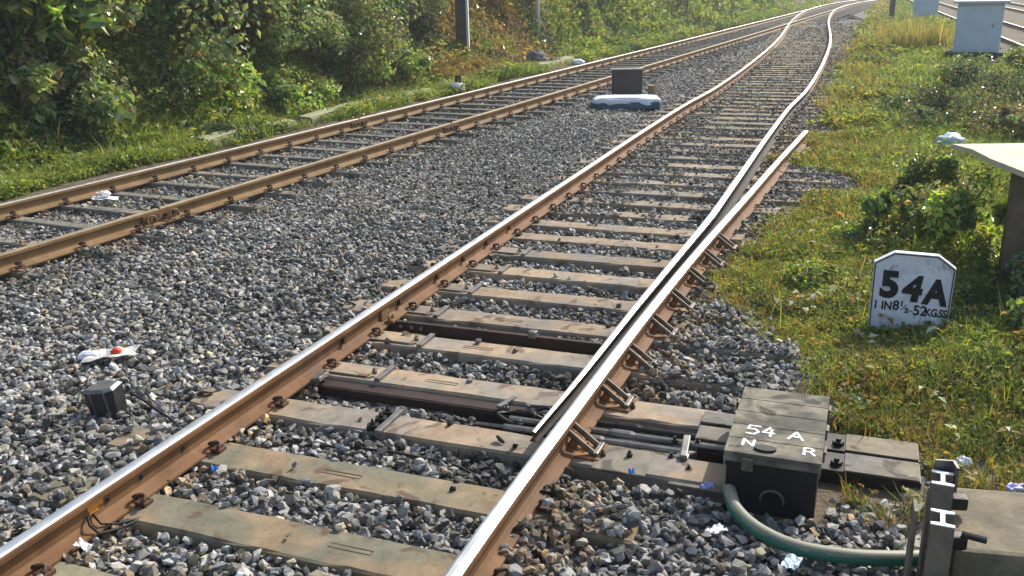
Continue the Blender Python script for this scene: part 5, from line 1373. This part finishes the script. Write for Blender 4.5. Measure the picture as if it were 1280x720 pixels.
# verge on the left
regs = []
for (s0_, s1_, dn, pr, a0, a1) in ((4, 20, 420, WEED, 1.2, 2.6), (4, 20, 200, TUFT, 1.0, 2.4), (4, 22, 40, TUFT_STALK, 0.6, 1.5), (20, 36, 60, WEED_FAR, 0.6, 1.3), (20, 36, 70, TUFT_FAR, 0.5, 1.2), (36, 85, 22, WEED_FAR, 1.0, 2.0), (36, 85, 16, TUFT_FAR, 1.0, 2.0)):
    g_ = np.random.default_rng(int(s0_) + len(pr) * 3 + int(dn))
    wdt = 4.5; n = int((s1_ - s0_) * wdt * dn); s = g_.uniform(s0_, s1_, n); o_ = g_.uniform(-14, -9.5, n)
    k = (o_ < -9.52 - 0.25 * vnoise(s, o_ * 0, 0.9, 41)) & ((g_.random(n) < 1.2 - (-o_ - 10.5) * 0.25)) & ~((np.abs(o_ + 9.92) < 0.34) & (g_.random(n) < 0.72) & ((s > 10.6) & (s < 17.6) | (s > 23.5) & (s < 26.4)))
    s, o_ = s[k], o_[k]; x = DT[0] * s + NT[0] * o_; y = DT[1] * s + NT[1] * o_
    col = patch_col(g_, x, y, 1, 0.10, 0.34)
    tan = ((s > 19.5) & (s < 27) & (vnoise(x, y, 0.8, 43) > 0.35) & (o_ < -10.4))[:, None]
    col = np.where(tan, OR[g_.integers(0, 3, len(x))] * g_.uniform(0.5, 1.2, (len(x), 1)), col)
    z = ground_z(x, y)
    tall_ = np.where(o_ < -10.7, 1.5, 1.0)
    regs.append((pr, x, y, z, tall_ * (0.5 + 1.0 * vnoise(x, y, 0.8, 44)) * g_.uniform(a0, a1, len(x)), col, g_))
cover('verge_weeds', 'green weeds and grass covering the verge and foot of the left bank', regs, 'weeds')
# ivy carpet over the bank itself
g_ = np.random.default_rng(77); regs = []
for (s0_, s1_, dn, sc0) in ((3, 24, 520, 0.115), (24, 70, 150, 0.16)):
    n = int((s1_ - s0_) * 7 * dn); s = g_.uniform(s0_, s1_, n); o_ = g_.uniform(-18, -11, n)
    thin = np.where((s > 21) & (s < 38), 0.35, 0.9); k = g_.random(n) < thin; s, o_ = s[k], o_[k]; n = len(s)
    x = DT[0] * s + NT[0] * o_; y = DT[1] * s + NT[1] * o_; z = ground_z(x, y) + g_.uniform(0.0, 1.0, n) ** 2 * 0.45
    col = pal(g_, n, GREY_GREEN); br = (vnoise(s, o_, 2.0, 51) > 0.6)[:, None] | ((s > 21) & (s < 33))[:, None]; col = np.where(br, pal(g_, n, BROWN), col)
    V, F, c = scatter([leaf_proto(1, 0.75), leaf_proto(0.9, 0.6, 0.3, 0.6)], np.stack([x, y, z], 1), basis(np.array([0.5, -0.3, 0.7]) + g_.normal(0, 0.45, (n, 3)), g_), sc0 * g_.uniform(0.6, 1.4, n), col, g_)
    regs.append((V, F, c))
off = 0; VV, FF, CC = [], [], []
for V, F, c in regs: VV.append(V); FF.append(F[0] + off); CC.append(c); off += len(V)
o = link('ivy_carpet', np_mesh('ivy_carpet', np.concatenate(VV), [np.concatenate(FF)], np.concatenate(CC), [M_LEAF])); tag(o, 'carpet of ivy leaves and dead leaves clinging to the left bank', 'ivy', None, 'stuff')

# bushes on the right
RB_ = [(7.9, 15.3, 1.25, 1.1, 0.75, 7000, 0.07, DULL, 'bush', 'dull dark green bush heap between the raised slab and the blue cabinet'),
       (9.6, 16.6, 1.2, 1.2, 0.85, 6500, 0.07, DULL + FRESH, 'bush', 'dark bush at the right edge below the blue cabinet'),
       (6.3, 13.9, 0.6, 0.6, 0.35, 2600, 0.055, DULL, 'bush', 'small dark low bush left of the pale teal sack'),
       (6.9, 12.9, 0.9, 0.8, 0.5, 4000, 0.06, DULL + BROWN, 'bush', 'brownish low bush just behind the pale teal sack'),
       (3.62, 7.15, 0.36, 0.34, 0.62, 3600, 0.055, FRESH, 'leafy_weed', 'bright green leafy weed growing up against the raised slab and its pier'),
       (3.38, 7.95, 0.40, 0.36, 0.40, 3000, 0.05, FRESH + DULL, 'leafy_weed', 'leafy weed patch left of the raised slab'),
       (3.92, 8.45, 0.40, 0.36, 0.62, 3000, 0.05, FRESH + DULL, 'leafy_weed', 'leafy weed behind the left corner of the raised slab'),
       (3.78, 6.25, 0.34, 0.30, 0.30, 2600, 0.05, DULL, 'leafy_weed', 'dark leafy weed at the foot of the brown pier'),
       (3.40, 5.60, 0.30, 0.28, 0.20, 2200, 0.045, DULL + FRESH, 'leafy_weed', 'low dull weed right of the 54A sign at the picture edge'),
       (3.02, 6.45, 0.32, 0.30, 0.18, 2200, 0.042, FRESH, 'leafy_weed', 'low green weed right behind the 54A sign'),
       (2.35, 6.85, 0.40, 0.40, 0.16, 2600, 0.035, FRESH, 'leafy_weed', 'low yellow-green weed left behind the 54A sign')]
for k, (x, y, rx, ry, h, n, ls, cols, nm, lab) in enumerate(RB_):
    z = float(ground_z(np.array([x]), np.array([y]))[0])
    bush(nm, x, y, z - 0.03, rx, ry, h, n, ls, cols, 200 + k, lab, 'bush' if nm == 'bush' else 'weed', 'weeds and bushes on the right', False, 20, 0.4, 0.006 if h < 0.7 else 0.012, 0.08, 0.3, 0.65)
# tall dry grass clump by the cabinets
for k, (x, y, n, w_, lab) in enumerate(((12.55, 28.2, 60, 0.55, 'tall straw-coloured dry grass clump left of the blue cabinet'), (11.65, 27.8, 45, 0.5, 'tall dry grass clump with orange tips below the dark post'), (13.2, 31.5, 50, 0.7, 'rear dry grass clump behind the two taller ones'))):
    g_ = np.random.default_rng(500 + k); xx = g_.normal(x, w_ * 0.5, n); yy = g_.normal(y, w_ * 0.5, n)
    V, F, c = scatter(TUFT_TALL, np.stack([xx, yy, 0 * xx - 0.03], 1), rot_mats(n, 0.1, g_), g_.uniform(0.7, 1.15, n), pal(g_, n, STRAW), g_)
    o = link('dry_grass_clump', np_mesh('dry_grass_clump', V - np.array([x, y, 0]), F, c, [M_GRASS])); o.location = (x, y, 0); tag(o, lab, 'grass clump', 'dry grass clumps')

# ------------------------------------------------------------------ stones and debris by the mast and far right
M_ROCK = surf('dark_rock', [(0.3, (0.06, 0.058, 0.055)), (0.7, (0.20, 0.19, 0.18))], 5, 0.9, 0, 0.7, 0.02, 20)
for k, (s, o_, r_, lab) in enumerate(((25.2, -10.8, 0.38, 'largest dark boulder on the bank right of the thick mast'), (24.4, -11.2, 0.26, 'dark boulder left of the largest one near the thick mast'),
                               (26.1, -11.4, 0.28, 'dark boulder behind the largest one on the bank'), (25.4, -10.3, 0.18, 'small dark boulder nearest to the far kerb stones'), (23.5, -11.4, 0.18, 'small boulder at the foot of the thick mast'))):
    x, y, z = Tz(s, o_)
    me = lump_mesh(r_, r_ * 0.8, r_ * 0.75, 60 + k, 0.35, 3, 0.8); me.polygons.foreach_set('use_smooth', [False] * len(me.polygons))
    o = link('boulder', me, None, [M_ROCK]); o.location = (x, y, z + r_ * 0.25); tag(o, lab, 'boulder', 'boulders on the left bank')
x, y, z = Tz(23.6, -10.9)
m = MB(); m.tube([(-0.25, 0.1, 0.3), (0.25, -0.1, 0.02)], 0.035, 7); o = m.build('fallen_stake', M_CONC); o.location = (x, y, z + 0.05); tag(o, 'pale fallen wooden stake on the bank below the thick mast', 'stake')
g = empty('branch_pile', (9.3, 29.2, 0.0), 0.3, 'small pile of broken grey branches beside the right rail before the bend', 'branch pile')
for k in range(7):
    r1 = random.Random(k); an = r1.uniform(0, PI); L_ = r1.uniform(0.4, 0.9)
    m = MB(); m.tube([(-math.cos(an) * L_, -math.sin(an) * L_ * 0.6, 0.05), (0, 0, 0.10 + 0.04 * k), (math.cos(an) * L_, math.sin(an) * L_ * 0.6, 0.06)], [0.03, 0.035, 0.02], 6)
    m.build('branch', plain('grey_wood%d' % k, (0.28, 0.22, 0.2), 0.9, 0, 0.3, 10), g)
g.location = (17.9, 50.3, 0.0)

# ------------------------------------------------------------------ haze (box round the whole scene)
def haze():
    m = MB(); m.box((30, 60, 6.0), (420, 420, 16.0)); o = m.build('haze', [])
    mat = bpy.data.materials.new('haze_air'); mat.use_nodes = True; nt = mat.node_tree
    nt.nodes.remove(nt.nodes['Principled BSDF'])
    v = nt.nodes.new('ShaderNodeVolumePrincipled'); v.inputs['Density'].default_value = 0.0012; v.inputs['Color'].default_value = (0.86, 0.93, 0.97, 1)
    v.inputs['Anisotropy'].default_value = 0.3
    nt.links.new(v.outputs[0], nt.nodes['Material Output'].inputs['Volume'])
    o.data.materials.append(mat); tag(o, 'thin pale haze in the air over the tracks', 'haze', None, 'stuff')
haze()
